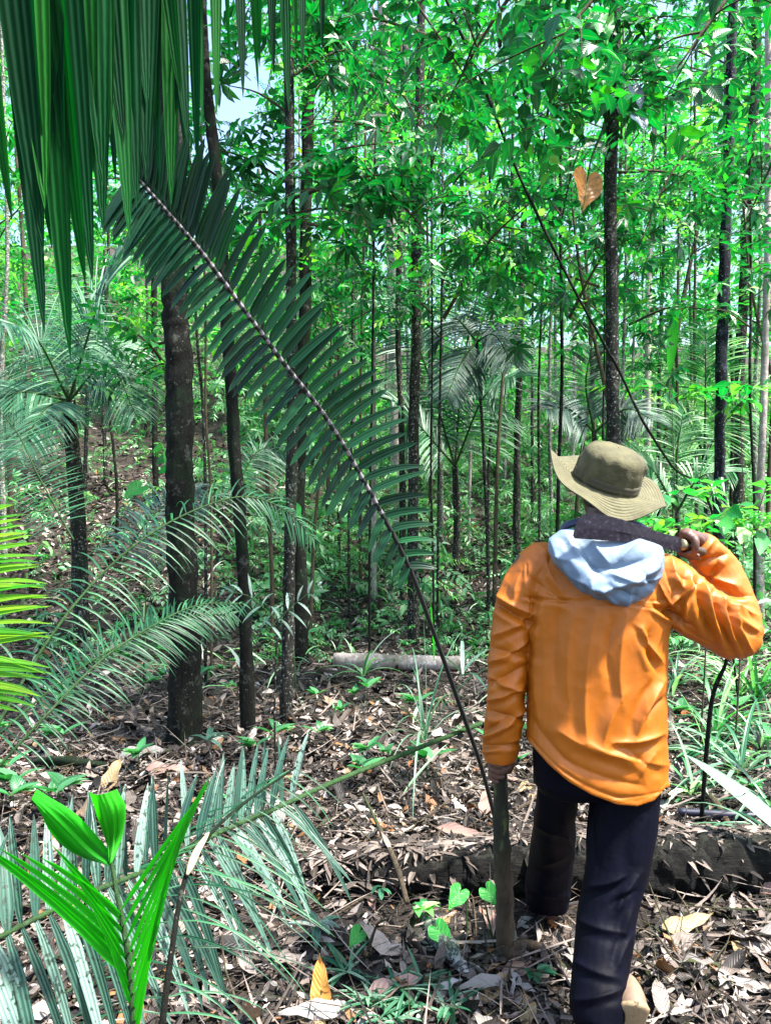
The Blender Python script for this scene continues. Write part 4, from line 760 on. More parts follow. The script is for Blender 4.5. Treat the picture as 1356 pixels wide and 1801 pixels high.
def jacket_post(V, N):
    V = creases(V, N, JC, 2.0)
    r = ridged(V, 7.5, (1, 1, .8)); arm = smooth(H(928, 0)[0], H(910, 0)[0], V[:, 0])+smooth(H(1180, 0)[0], H(1200, 0)[0], V[:, 0])
    V = V+N*((r*.0016+.0035*np.sin(0*r))*(1+.8*arm))[:, None]
    r2 = ridged(V, 19, (1, 1, 1), 4.0); V = V+N*(r2*.0009*(1+arm))[:, None]
    # cuff: a snug hemmed band at the end of the hanging sleeve
    px, py = project(V); cu = (px < 930) & (py > 1306); c = H(881, 1322, .058)
    V[cu, :2] = c[:2]+(V[cu, :2]-c[:2])*(.98+.04*np.sin(np.clip((py[cu]-1306)/30, 0, 1)*np.pi))[:, None]
    cz = H(880, 1338, .06)[2]; m = cu & (V[:, 2] < cz); V[m, 2] = cz
    body = (px > 920) & (px < 1200) & (V[:, 2] < 1.2); h = hem(V[:, 0], V[:, 1]); m = body & (V[:, 2] < h)
    inner = m & (np.hypot((V[:, 0]-H(1048, 0)[0])/.205, (V[:, 1]-YP)/.125) < .9); V[m, 2] = h[m]; V[inner, 2] += .02
    e = body & ~m & (V[:, 2] < h+.012); V[e] += N[e]*.0016            # turned hem
    return V
def cloth_mat(name, c0, c1, rough=.42, sheen=.25, nb=.25):
    m, nt, N, L, B = nmat(name); g = N.new('ShaderNodeTexCoord'); n = noise(N, L, 9, 5, g.outputs['Object']); r = ramp(N, [(.35, c0), (.65, c1)]); L.new(n.outputs['Fac'], r.inputs[0])
    L.new(r.outputs[0], B.inputs['Base Color']); B.inputs['Roughness'].default_value = rough; B.inputs['Sheen Weight'].default_value = sheen; B.inputs['Sheen Roughness'].default_value = .4
    n2 = noise(N, L, 55, 6, g.outputs['Object'], .55); n3 = noise(N, L, 900, 1, g.outputs['Object']); h = math_(N, L, 'ADD', n2.outputs['Fac'], math_(N, L, 'MULTIPLY', n3.outputs['Fac'], .12)); bump(N, L, h, nb, .006, B); return m
M['orange'] = cloth_mat('orange_shell_cloth', (.37, .098, .001), (.43, .114, .001), .52, .0, .10)
def grime(m):
    nt = m.node_tree; N = nt.nodes; L = nt.links; B = N['Principled BSDF']; src = B.inputs['Base Color'].links[0].from_socket; g = N.new('ShaderNodeTexCoord'); n = noise(N, L, 4.5, 8, g.outputs['Object'], .75)
    r = ramp(N, [(.54, (0, 0, 0)), (.72, (1, 1, 1))]); L.new(n.outputs['Fac'], r.inputs[0]); n2 = noise(N, L, 160, 2, g.outputs['Object']); sp_ = math_(N, L, 'GREATER_THAN', n2.outputs['Fac'], .74)
    f = math_(N, L, 'MAXIMUM', math_(N, L, 'MULTIPLY', r.outputs[0], .30), math_(N, L, 'MULTIPLY', sp_, .5)); L.new(mixc(N, L, f, src, (.16, .05, .006)), B.inputs['Base Color'])
grime(M['orange'])
jk = child('jacket', fuse(jm, 'jacket', M['orange'], .0034, 4, jacket_post, PO), person)
# hood: pale blue-grey lining side out, slumped on the upper back
HO = catmull([(985, 932, 0), (966, 948, 0), (964, 968, 0), (978, 995, 0), (1000, 1018, 0), (1020, 1042, 0), (1050, 1057, 0), (1082, 1065, 0), (1110, 1065, 0), (1135, 1052, 0), (1156, 1030, 0), (1168, 1000, 0), (1168, 974, 0), (1150, 955, 0), (1100, 943, 0), (1050, 936, 0), (1015, 930, 0), (985, 932, 0)], 73)[:-1, :2]
hmB = MB(); ctr = np.array([1070., 990.]); rings = 16
for side in (0, 1):
    pass
Vh = []
for k in range(rings+1):
    rho = k/rings; p = ctr+(HO-ctr)*rho
    dome = math.sqrt(max(0, 1-rho**2.6)); Yb = YP-.105-.075*dome*(.55+.45*smooth(930, 1010, p[:, 1]))-.008
    Vh.append(np.array([P(a, b, yy) for (a, b), yy in zip(p, Yb)]))
for k in range(rings, -1, -2):
    rho = k/rings*.985; p = ctr+(HO-ctr)*rho; Vh.append(np.array([P(a, b, YP-.075) for a, b in p]))
m = 72; nr_ = len(Vh); Vh = np.vstack(Vh); i, j = np.meshgrid(np.arange(nr_-1), np.arange(m), indexing='ij'); i = i.ravel(); j = j.ravel(); k = (j+1) % m
hmB.add(Vh, np.stack([i*m+j, i*m+k, (i+1)*m+k, (i+1)*m+j], 1))
HC = [(972, 958, 1008, 1012, 7, 9), (1008, 1010, 1062, 1034, 7, 12), (1062, 1034, 1150, 1000, 7, 13), (1150, 1000, 1160, 968, 6, 10), (1020, 965, 1058, 1012, 10, -13), (1058, 1000, 1130, 985, 12, -14), (1000, 950, 1030, 985, 5, 6), (1040, 950, 1072, 990, 6, 7), (1120, 955, 1090, 985, 7, 7),
      (985, 1000, 1040, 1040, 6, -8), (1040, 1020, 1050, 1052, 5, 8), (1062, 1040, 1085, 1060, 5, 9), (1075, 1030, 1120, 1050, 5, -8), (1100, 1062, 1112, 1035, 4, 9), (1130, 1010, 1150, 1030, 5, -8), (1080, 1010, 1140, 1022, 4, 7), (1120, 1025, 1160, 1015, 4, 7), (975, 975, 1000, 985, 4, 5)]
def hood_post(V, N):
    V = creases(V, N, HC, 1.7); return V+N*(ridged(V, 14, (1, 1, 1), 8)*.0016)[:, None]
M['hood'] = cloth_mat('pale_blue_lining', (.11, .17, .26), (.16, .225, .31), .55, .05)
hood = child('hood', fuse(hmB, 'hood', M['hood'], .0034, 6, hood_post, PO), person); hood['label'] = 'pale blue-grey hood slumped on the back'
cm_ = MB(); tube(cm_, catmull([H(985, 940, -.03), H(1000, 922, -.06), H(1062, 912, -.075), H(1125, 925, -.06), H(1140, 940, -.03)], 16), [.010]*16, 10, flat=1.6); cm_.build('collar', cloth_mat('navy_collar', (.015, .02, .06), (.03, .04, .09)), person)
# trousers
tm = MB(); loft(tm, [(H(1040, 1392, .02), .16, .10), (H(1042, 1375, .01), .185, .115), (H(1044, 1330), .19, .115), (H(1046, 1270), .175, .105)], 32, 2.3)
chain(tm, [H(984, 1370, .02), P(976, 1430, 2.56), P(970, 1500, 2.8), P(963, 1560, 2.96), P(962, 1584, 3.0)], [.066, .067, .077, .085, .084], 40, 22)
chain(tm, [H(1098, 1385), H(1092, 1460, -.01), H(1082, 1540, -.05), P(1066, 1620, 2.33), P(1056, 1700, 2.26), P(1052, 1772, 2.2)], [.106, .104, .090, .086, .080, .080], 46, 24)
TC = [(1120, 1540, 1085, 1600, 6, 8), (1110, 1570, 1080, 1590, 5, -7), (1108, 1600, 1095, 1650, 5, 8), (1040, 1560, 1100, 1540, 6, 6), (1020, 1620, 1090, 1640, 7, 6), (1105, 1650, 1085, 1700, 5, 8), (1010, 1690, 1080, 1720, 6, 6), (1015, 1760, 1090, 1740, 6, 7), (1130, 1450, 1110, 1520, 8, 6), (1040, 1440, 1050, 1520, 8, -6), (945, 1450, 1000, 1470, 6, 6), (935, 1520, 995, 1505, 6, 6), (930, 1560, 990, 1575, 5, 7), (990, 1420, 1005, 1500, 6, 6)]
def tr_post(V, N):
    V = creases(V, N, TC, 1.9); V = V+N*(ridged(V, 8, (1, 1, .8), 2)*.003)[:, None]
    zc = P(0, 1592, 3.0)[2]; m = (V[:, 1] > YP+.3) & (V[:, 2] < zc); V[m, 2] = zc
    return V
M['trouser'] = cloth_mat('dark_navy_cloth', (.0012, .0014, .004), (.002, .0024, .008), .6, .0); M['trouser'].node_tree.nodes['Principled BSDF'].inputs['Specular IOR Level'].default_value = .07
child('trousers', fuse(tm, 'trousers', M['trouser'], .0055, 4, tr_post, PO), person)
# shoes
def shoe(heel, fwd, up, Ls=.29):
    fwd = nrmz(np.array(fwd, float)); up = nrmz(np.array(up, float)-fwd*np.dot(up, fwd)); sd = np.cross(fwd, up)
    out = lambda t: .036+.012*np.sin(np.pi*t**.9)+.006*np.sin(2*np.pi*t+2.4)
    um = MB(); sm_ = MB(); ts = np.linspace(0, 1, 22)
    def sec(mbx, prof):
        V = []; seg = 18; a = np.arange(seg)/seg*2*np.pi
        for t in ts:
            w, h0, h1 = prof(t); V.append(heel+fwd*(t*Ls)+np.outer(np.cos(a)*w, sd)+np.outer(np.where(np.sin(a) > 0, h0+(h1-h0)*np.sin(a)**.9*1.0 if False else h0+(h1-h0)*np.clip(np.sin(a), 0, 1), h0*(1+np.sin(a))), up))
        n = len(ts); V = np.vstack(V+[heel[None]+up*.01, (heel+fwd*Ls)[None]+up*.01]); i, j = np.meshgrid(np.arange(n-1), np.arange(seg), indexing='ij'); i = i.ravel(); j = j.ravel(); k = (j+1) % seg
        c0 = n*seg; mbx.add(V, np.stack([i*seg+j, i*seg+k, (i+1)*seg+k, (i+1)*seg+j], 1), [[c0, (q+1) % seg, q] for q in range(seg)]+[[c0+1, (n-1)*seg+q, (n-1)*seg+(q+1) % seg] for q in range(seg)], v=1)
    end = lambda t: max(.25, min(1, (t*14)**.5, ((1-t)*9)**.5 if t < 1 else .25))
    sec(um, lambda t: (out(t)*.95*end(t), .02, .02+(.095 if t < .45 else .095-.06*((t-.45)/.55)**.7)*end(t)))
    sec(sm_, lambda t: (out(t)*1.04*end(t), .012, .026*end(t)+.004))
    return um, sm_
M['shoe'] = plain('worn_tan_boot', (.16, .105, .07), .7, nz=(40, .5, .4, .003)); M['sole'] = plain('dusty_tan_sole', (.27, .19, .105), .85, nz=(120, .4, .6, .004))
for heel, f, u in ((P(982, 1606, 2.95), (-.15, .8, .35), (0, -.35, .9)), (P(1120, 1768, 2.13), (-.06, .40, -.9), (.10, .9, .40))):
    um, sm_ = shoe(np.array(heel), f, u); b_ = um.build('boot', M['shoe'], person); sm_.build('sole', M['sole'], b_)

# hat
hatC = H(1064, 850, .02)
Rh = (Matrix.Rotation(math.radians(15), 3, 'Y') @ Matrix.Rotation(math.radians(23), 3, 'X'))     # leaning right, tipped back
Rh = np.array(Rh)
def hatpt(r, th, z): return hatC+Rh@np.array([r*math.cos(th), r*math.sin(th), z])
hb = MB(); nth = 96; rs = []
def hat_ring(r, z, k):   # k: 0 brim edge .. 1 crown
    out = []
    for q in range(nth):
        th = q/nth*2*math.pi; br = smooth(.104, .2, r) if k == 0 else 0
        drop = 0
        if k == 0:
            back = .5-.5*math.sin(th); lef = max(0, -math.cos(th)); rig = max(0, math.cos(th))
            drop = -br*(.030*back**1.2+.005*math.sin(3*th+.6)-.022*rig-.052*lef**2+.012*math.sin(5*th+2))
        wr = 0 if k == 0 else .0028*math.sin(th*8+z*60+2*math.sin(th*3))*smooth(.03, .07, z)+.006*mnoise.noise(Vector((math.cos(th)*5, math.sin(th)*5, z*30)))
        out.append(hatpt(r+wr, th, z+drop))
    return out
prof = [(r, 0, 0) for r in np.linspace(.196, .106, 15)]+[(.1045, .004, 1), (.1045, .02, 1), (.1035, .034, 1), (.1035, .05, 1), (.1015, .066, 1), (.098, .08, 1), (.0985, .086, 1), (.092, .1, 1), (.080, .110, 1), (.062, .117, 1), (.04, .121, 1), (.018, .122, 1), (.002, .1215, 1)]
Vv = np.array([hat_ring(*p_) for p_ in prof]); under = np.array([hat_ring(r, -.004, 0) for r in (.106, .13, .16, .1945)]); allr = np.concatenate([under, Vv]); nrr = len(allr)
i, j = np.meshgrid(np.arange(nrr-1), np.arange(nth), indexing='ij'); i = i.ravel(); j = j.ravel(); k = (j+1) % nth
uu = np.concatenate([[0]*4, [(.196-p_[0])/.09 if p_[2] == 0 else 2+p_[1]*10 for p_ in prof]])
hb.add(allr.reshape(-1, 3), np.stack([i*nth+j, i*nth+k, (i+1)*nth+k, (i+1)*nth+j], 1), u=np.repeat(uu, nth), v=np.tile(np.arange(nth)/nth, nrr))
def hat_mat():
    m, nt, N, L, B = nmat('olive_cotton'); g = N.new('ShaderNodeTexCoord'); u = attr(N, 'u').outputs['Fac']; n = noise(N, L, 25, 5, g.outputs['Object'])
    isbrim = math_(N, L, 'LESS_THAN', u, 1.02); r = ramp(N, [(.3, (.045, .042, .018)), (.7, (.095, .086, .038))]); L.new(n.outputs['Fac'], r.inputs[0])
    rb = ramp(N, [(.3, (.068, .064, .030)), (.7, (.12, .112, .056))]); L.new(n.outputs['Fac'], rb.inputs[0]); c = mixc(N, L, isbrim, r.outputs[0], rb.outputs[0])
    s = math_(N, L, 'SINE', math_(N, L, 'MULTIPLY', u, 2*math.pi*9)); st_ = math_(N, L, 'MULTIPLY', math_(N, L, 'MULTIPLY', math_(N, L, 'LESS_THAN', s, -.72), isbrim), .55); c = mixc(N, L, st_, c, (.06, .05, .025))
    L.new(c, B.inputs['Base Color']); B.inputs['Roughness'].default_value = .85; n2 = noise(N, L, 70, 5, g.outputs['Object'])
    h = math_(N, L, 'ADD', math_(N, L, 'MULTIPLY', math_(N, L, 'MULTIPLY', s, isbrim), .5), math_(N, L, 'MULTIPLY', n2.outputs['Fac'], 1.2)); bump(N, L, h, .55, .005, B); return m
hat = hb.build('hat', hat_mat(), person)
bd = MB(); Vb = np.array([[hatpt(rr+.0009*math.sin(q*.4), q/nth*2*math.pi, z) for q in range(nth)] for rr, z in ((.1045, .0045), (.1072, .005), (.1072, .013), (.1066, .014), (.1070, .022), (.1066, .0305), (.103, .032))])
i, j = np.meshgrid(np.arange(6), np.arange(nth), indexing='ij'); i = i.ravel(); j = j.ravel(); k = (j+1) % nth; bd.add(Vb.reshape(-1, 3), np.stack([i*nth+j, i*nth+k, (i+1)*nth+k, (i+1)*nth+j], 1))
bd.build('hat_band', plain('dark_olive_band', (.05, .045, .025), .9, nz=(200, .5, .5, .002)), hat)
hairm = MB(); ball(hairm, hc+[0, -.012, .006], (.079, .094, .107)); hairme = fuse(hairm, 'hair', plain('black_hair', (.006, .005, .004), .6, nz=(300, .5, 1, .003)), .006, 1, lambda V, N: V*1.0, PO); child('hair', hairme, person)

# walking stick
ss = MB(); pts = catmull([SB, SB+(ST-SB)*.3+[.004, 0, 0], SB+(ST-SB)*.62+[-.003, 0, 0], ST], 60); rr = np.interp(np.linspace(0, 1, 60), [0, .05, .55, .8, 1], [.028, .032, .030, .024, .021])
for c, a in ((.46, .005), (.62, .004), (.2, .003)): rr = rr+a*np.exp(-((np.linspace(0, 1, 60)-c)/.02)**2)
tube(ss, pts, rr, 18, rough=.18)
def stick_mat():
    m, nt, N, L, B = nmat('old_wood_stick'); g = N.new('ShaderNodeTexCoord'); mp = N.new('ShaderNodeMapping'); mp.inputs['Scale'].default_value = (1, 1, .2); L.new(g.outputs['Object'], mp.inputs[0]); n = noise(N, L, 30, 8, mp.outputs[0], .7); v = attr(N, 'v').outputs['Fac']
    lo = ramp(N, [(.3, (.012, .007, .004)), (.6, (.06, .04, .022)), (.75, (.14, .10, .055))]); L.new(n.outputs['Fac'], lo.inputs[0]); hi = ramp(N, [(.35, (.003, .004, .003)), (.58, (.012, .018, .007)), (.7, (.13, .15, .05))]); L.new(n.outputs['Fac'], hi.inputs[0])
    f = ramp(N, [(.5, (0, 0, 0)), (.66, (1, 1, 1))]); L.new(v, f.inputs[0]); L.new(mixc(N, L, f.outputs[0], lo.outputs[0], hi.outputs[0]), B.inputs['Base Color']); B.inputs['Roughness'].default_value = .75; bump(N, L, n.outputs['Fac'], .9, .012, B); return m
tag(ss.build('walking_stick', stick_mat()), 'thick knotty wooden stick held upright in the hiker lowered hand', 'stick')

# machete
mroot = thing('machete', 'broad dark machete resting across the hiker shoulders', 'machete', HB)
outl = [(1198, 946), (1165, 938), (1132, 926), (1095, 914), (1060, 905), (1038, 902), (1026, 904), (1018, 911), (1011, 926), (1007, 942), (1010, 947), (1041, 949), (1080, 952), (1112, 955), (1160, 963), (1197, 972)]
def bdep(x): return np.interp(x, [1007, 1100, 1200], [YP-.195, YP-.155, YP-.03])
def blade_mat():
    m, nt, N, L, B = nmat('worn_dark_steel'); g = N.new('ShaderNodeTexCoord'); n = noise(N, L, 70, 8, g.outputs['Object'], .8); r = ramp(N, [(.35, (.006, .005, .010)), (.54, (.02, .016, .028)), (.64, (.06, .05, .08)), (.72, (.35, .32, .38))]); L.new(n.outputs['Fac'], r.inputs[0])
    L.new(r.outputs[0], B.inputs['Base Color']); B.inputs['Metallic'].default_value = .55; B.inputs['Roughness'].default_value = .42; bump(N, L, n.outputs['Fac'], .12, .001, B); return m
ob = np.array(outl, float); n_ = len(ob); A_ = np.array([P(a, b, bdep(a)) for a, b in ob]); cxy = np.array([[np.clip(a, 1022, 1190), np.interp(a, [1007, 1060, 1200], [930, 929, 959])] for a, b in ob]); Cc = np.array([P(a, b, bdep(a)-.0016) for a, b in cxy]); Cd = np.array([P(a, b, bdep(a)+.0016) for a, b in cxy])
bl = MB(); i = np.arange(n_); k = (i+1) % n_; bl.add(np.vstack([A_, Cc, Cd]), np.vstack([np.stack([i, k, k+n_, i+n_], 1), np.stack([k, i, i+2*n_, k+2*n_], 1)]))
cap = [int(q) for q in range(n_)]
def stripfill(off, flip):
    T = []; a, b = 0, n_-1
    while b-a > 1:
        T.append((off+a, off+b, off+a+1)); a += 1
        if b-a > 1: T.append((off+a, off+b, off+b-1)); b -= 1
    return [t[::-1] for t in T] if flip else T
bl.add(Cc, T=stripfill(0, False)); bl.add(Cd, T=stripfill(0, True)); bl.build('blade', blade_mat(), mroot, sm=False)
hd_ = MB(); tube(hd_, catmull([HB-hax*.004, HB+hax*.03, HB+hax*.075, HE+hax*.02], 12), [.012, .0155, .015, .0145, .014, .0145, .015, .0155, .016, .0165, .016, .012], 14, flat=1.25)
hd_.build('handle', plain('dark_wood_handle', (.05, .03, .018), .5), mroot); bo = MB(); tube(bo, [HB-hax*.006, HB+hax*.002, HB+hax*.008], [.017, .020, .018], 16, flat=1.15); bo.build('bolster', plain('brass_bolster', (.22, .2, .12), .4, .7), mroot)

# ------------------------------------------------------------------ things lying on the ground
def log(name, lab, pts, rad, mat, seed, rough=.3, n=50, seg=20, ends=None):
    root = thing(name, lab, 'log', pts[0]); mb = MB(); C = catmull(pts, n); g = np.random.default_rng(seed); r = np.interp(np.linspace(0, 1, n), np.linspace(0, 1, len(rad)), rad)
    tube(mb, C, r, seg, rough=rough); mb.build('trunk', mat, root)
    if ends: e = MB(); t = nrmz(C[0]-C[1]); tube(e, [C[0]+t*.002, C[0]+t*.006], [r[0]*.9, r[0]*.82], seg, rough=rough); e.build('cut_end', ends, root)
    return root
def gp(px, Y, h=0.0): x = (px-CX)/F*Y; return np.array([x, Y, float(gz(x, Y))+h])
log('fallen_log', 'pale straight log lying across the clearing in the middle distance', [gp(588, 7.9, .09), gp(700, 7.88, .095), gp(815, 7.86, .09)], [.070, .080, .076, .072], M['bark_pale'], 1, .12, 30, ends=plain('cut_wood', (.5, .42, .33), .8))
def rotten_mat():
    m, nt, N, L, B = nmat('rotten_black_wood'); g = N.new('ShaderNodeTexCoord'); mp = N.new('ShaderNodeMapping'); mp.inputs['Scale'].default_value = (.12, 1, 1); L.new(g.outputs['Object'], mp.inputs[0])
    n = noise(N, L, 38, 9, mp.outputs[0], .75); r = ramp(N, [(.4, (.0006, .0006, .0006)), (.58, (.004, .0035, .003)), (.66, (.03, .026, .02)), (.74, (.12, .11, .09))]); L.new(n.outputs['Fac'], r.inputs[0])
    n2 = noise(N, L, 30, 6, g.outputs['Object'], .8); ge = N.new('ShaderNodeNewGeometry'); sx = N.new('ShaderNodeSeparateXYZ'); L.new(ge.outputs['Normal'], sx.inputs[0])
    up = ramp(N, [(.45, (0, 0, 0)), (.95, (1, 1, 1))]); L.new(sx.outputs['Z'], up.inputs[0]); f = math_(N, L, 'MULTIPLY', up.outputs[0], math_(N, L, 'GREATER_THAN', n2.outputs['Fac'], .52))
    L.new(mixc(N, L, f, r.outputs[0], (.03, .032, .022)), B.inputs['Base Color']); B.inputs['Roughness'].default_value = .8; B.inputs['Specular IOR Level'].default_value = .25; bump(N, L, n.outputs['Fac'], 1, .05, B); return m
M['rotten'] = rotten_mat()
log('fallen_log', 'black rotting log the hiker is stepping over', [gp(455, 3.35, .04), gp(600, 3.3, .07), gp(760, 3.26, .085), gp(940, 3.25, .09), gp(1120, 3.27, .09), gp(1300, 3.3, .11), gp(1560, 3.4, .10)], [.04, .095, .10, .095, .11, .12, .12, .12], M['rotten'], 2, .3, 150, 40)
log('dead_branch', 'smooth bluish-black branch lying at the edge beyond the rotting log', [gp(1192, 3.95, .05), gp(1280, 3.9, .06), gp(1400, 3.85, .05)], [.018, .022, .02], plain('blue_black_wood', (.012, .014, .035), .5), 3, .2, 20, 10)
log('dead_branch', 'thin grey branch leaning down onto the black log near its middle', [P(638, 1395, 3.7), P(676, 1475, 3.35), P(700, 1530, 3.1), P(716, 1588, 2.95)], [.006, .009, .012, .011], M['twig'], 4, .4, 26, 8)
log('dead_branch', 'stained grey-white rotten piece of wood by the walking stick foot', [gp(742, 2.98, .03), gp(775, 2.82, .04), gp(830, 2.62, .02)], [.015, .034, .038, .006], bark('mottled_wood', (.03, .025, .03), (.12, .11, .13), (.5, .5, .48), .5, 40), 5, .3, 24, 12)
log('dead_branch', 'brown curved root snaking between the walking stick and the rear leg', [gp(850, 2.72, .01), gp(905, 2.78, .035), gp(960, 2.76, .03), gp(1010, 2.6, .01)], [.012, .017, .018, .015], M['twig'], 6, .3, 26, 10)
log('dead_branch', 'thin dark stick leaning up under the raised elbow', [gp(1232, 3.9, 0), P(1250, 1240, 3.8), P(1276, 1165, 3.7), P(1300, 1060, 3.7)], [.012, .011, .009, .006], M['bark'], 7, .2, 24, 8)
log('dead_branch', 'long pale stick on the ground right of the hiker rear boot', [gp(1120, 2.75, .02), gp(1180, 2.45, .03), gp(1260, 2.25, .02)], [.007, .009, .006], M['twig'], 8, .2, 20, 8)
log('dead_branch', 'pair-like split stick pointing at the bluish-black branch', [gp(1230, 4.3, .05), gp(1262, 4.0, .06), gp(1290, 3.75, .02)], [.015, .02, .01], M['twig'], 9, .4, 20, 8)
log('dead_branch', 'crooked fallen bough half buried in leaves on the left slope', [gp(60, 4.9, .03), gp(120, 4.7, .10), gp(190, 4.75, .04)], [.02, .03, .012], M['bark'], 10, .5, 24, 10)
for q in range(16):
    g = random.Random(400+q); px = g.uniform(480, 1340); Y = g.uniform(2.3, 6.5)
    if 930 < px < 1180 and Y < 3.2: px -= 400
    a = gp(px, Y, .02); L = g.uniform(.3, .9); b = a+[L*g.uniform(-1, 1), L*g.uniform(-.6, .6), g.uniform(.0, .25)]; r = g.uniform(.003, .008)
    o = MB(); tube(o, catmull([a, (a+b)/2+[0, 0, .04], b], 10), np.linspace(r, r*.4, 10), 6, rough=.3); tag(o.build('fallen_stick', M['twig']), 'thin bare stick lying loose on the leaf litter', 'stick', 'bare sticks on the leaf litter')

def fallen(lab, px, Y, L, W, az, el, mat, h=.03, fold=.35, dr=.3, prof='ovate', nz=(0, -.4, 1), name='fallen_leaf', cat='leaf', K=12, seed=0, wav=.5):
    a = gp(px, Y, h); mb = MB(); d = (math.cos(az)*math.cos(el), math.sin(az)*math.cos(el), math.sin(el)); leafK(mb, a, d, nrmz(np.array(nz, float)), L, W, K, prof, fold, dr, np.array([.5]), twist=.25, wav=wav); return tag(mb.build(name, mat), lab, cat)
def dead(name, c0, c1, tr=.15): return leaf_mat(name, [(0, c0), (1, c1)], tr, rough=.5, spec=.4)
M['or_leaf'] = dead('orange_dead_leaf', (.5, .16, .02), (.62, .3, .08)); M['tan_leaf'] = dead('tan_dead_leaf', (.22, .15, .075), (.34, .24, .13)); M['pk_leaf'] = dead('pinkish_dead_leaf', (.22, .13, .11), (.32, .21, .18)); M['gy_leaf'] = dead('grey_dead_leaf', (.17, .155, .15), (.28, .26, .25))
fallen('orange-brown leaf standing on edge near the bottom middle', 566, 2.46, .17, .065, 1.75, 1.2, M['or_leaf'], .0, nz=(0, -1, .1), dr=.1)
fallen('large curled tan leaf lying right of the hiker rear leg', 1165, 2.9, .24, .07, .35, .12, M['tan_leaf'], .05, -.4, .1, nz=(.1, -.6, 1))
fallen('tan leaf propped upright behind the vivid green young palm', 186, 4.4, .22, .09, 1.3, .9, M['tan_leaf'], 0, nz=(0, -1, .2))
fallen('long pinkish curled leaf just past the black log', 764, 3.75, .3, .065, -.6, .1, M['pk_leaf'], .08, .6, .2, prof='ellipse', nz=(0, -.6, 1))
fallen('pale grey leaf below the large curled tan leaf', 1225, 2.62, .24, .07, -.35, .05, M['gy_leaf'], .02, .3, .1)
fallen('pink-grey leaf beside the pale stick near the rear boot', 1160, 2.6, .15, .05, .2, .1, M['pk_leaf'], .02)
fallen('curled brown leaf caught beside the walking stick foot', 846, 2.5, .2, .06, .9, .25, M['tan_leaf'], .01, .7)
fallen('grey leaf flat under the silver fern rosettes', 620, 2.35, .2, .08, .2, .02, M['gy_leaf'], .02)
fallen('big weathered grey leaf among litter left of the thickest trunk', 205, 4.9, .34, .12, .5, .2, M['gy_leaf'], .03)
fallen('pinkish weathered leaf on the litter near the thickest trunk', 250, 4.6, .3, .1, .3, .1, M['pk_leaf'], .03)
for q in range(60):
    g = random.Random(900+q); px = g.uniform(470, 1350); Y = g.uniform(2.3, 4.8)
    mt = [M['tan_leaf'], M['pk_leaf'], M['gy_leaf'], M['gy_leaf']][q % 4]; o = fallen('broad curled dead leaf on top of the litter', px, Y, g.uniform(.12, .26), g.uniform(.04, .08), g.uniform(0, 6.28), g.uniform(0, .45), mt, g.uniform(.01, .04), g.uniform(-.5, .7), g.uniform(0, .6), K=9, nz=(g.uniform(-.5, .5), -.3, 1)); o['group'] = 'broad dead leaves on top of the litter'

# blade plants and seedlings
def clump(lab, px, Y, n, L, W, mat, seed, e0=.7, dr=1.6, h=0.0, az=None, group=None, name='blade_plant', cat='plant', prof='blade'):
    g = np.random.default_rng(seed); b = gp(px, Y, h); root = thing(name, lab, cat, b, group); mb = MB(); a = g.random(n)*2*np.pi if az is None else az+g.normal(0, .5, n); e = e0+g.normal(0, .2, n)
    leafK(mb, b+g.normal(0, .012, (n, 3))*[1, 1, 0], np.stack([np.cos(a)*np.cos(e), np.sin(a)*np.cos(e), np.sin(e)], 1), np.tile([0, 0, 1.], (n, 1)), L*(.6+.5*g.random(n)), W*(.8+.4*g.random(n)), 9, prof, .4, dr*(.6+.7*g.random(n)), g.random(n)); mb.build('blade', mat, root)
    return root
clump('single bright strap leaf standing up past the pale log', 762, 6.6, 1, .62, .055, M['lime'], 1, 1.35, .15, .35)
clump('arching silvery blades spilling over the lower midrib of the great frond', 748, 4.6, 14, .75, .013, M['pale'], 2, 1.15, 2.2, .25)
clump('pale broad blades beside the single bright strap leaf', 815, 6.0, 4, .6, .035, M['blue'], 3, 1.0, 1.3, .3)
clump('dark green strap leaf leaning toward the hiker hanging sleeve', 880, 3.9, 2, .95, .035, M['hero'], 4, 1.25, .5, .02, az=1.9)
clump('green blades arching over the small plants left of the great midrib', 640, 7.2, 9, .6, .03, M['under'], 5, .9, 1.5, .1)
clump('bright little spear leaves beside the dirt patch', 903, 9.4, 5, .42, .07, M['lime'], 6, 1.2, .4, .0, prof='ellipse')
clump('small bright plant at the foot of the grove near the hiker shoulder', 945, 9.8, 6, .4, .06, M['lime'], 7, .9, .6, .1, prof='ellipse')
clump('silvery arching grass below the raised elbow', 1305, 4.6, 26, .75, .028, M['pale'], 8, .9, 2.0)
clump('dense grey-green grass at the side edge past the raised elbow', 1365, 4.0, 26, .85, .022, M['pale'], 9, 1.0, 2.0)
clump('green grass tuft behind the raised elbow', 1260, 5.6, 22, .75, .025, M['under'], 10, 1.0, 1.6)
clump('pale striped blades near the hiker right hip', 1196, 4.9, 6, .5, .04, M['pale'], 11, .5, 1.2, az=0)
wl = MB(); A_ = P(1425, 1508, 3.1); B_ = P(1212, 1322, 3.45); leafK(wl, A_, nrmz(B_-A_)+[0, 0, .12], (0, -.5, .9), np.linalg.norm(B_-A_)*1.02, .085, 14, 'ellipse', .25, .3, np.array([.8])); tag(wl.build('fallen_frond_leaf', M['pale']), 'one wide pale leaf arching in from the side edge above the bluish-black branch', 'leaf')
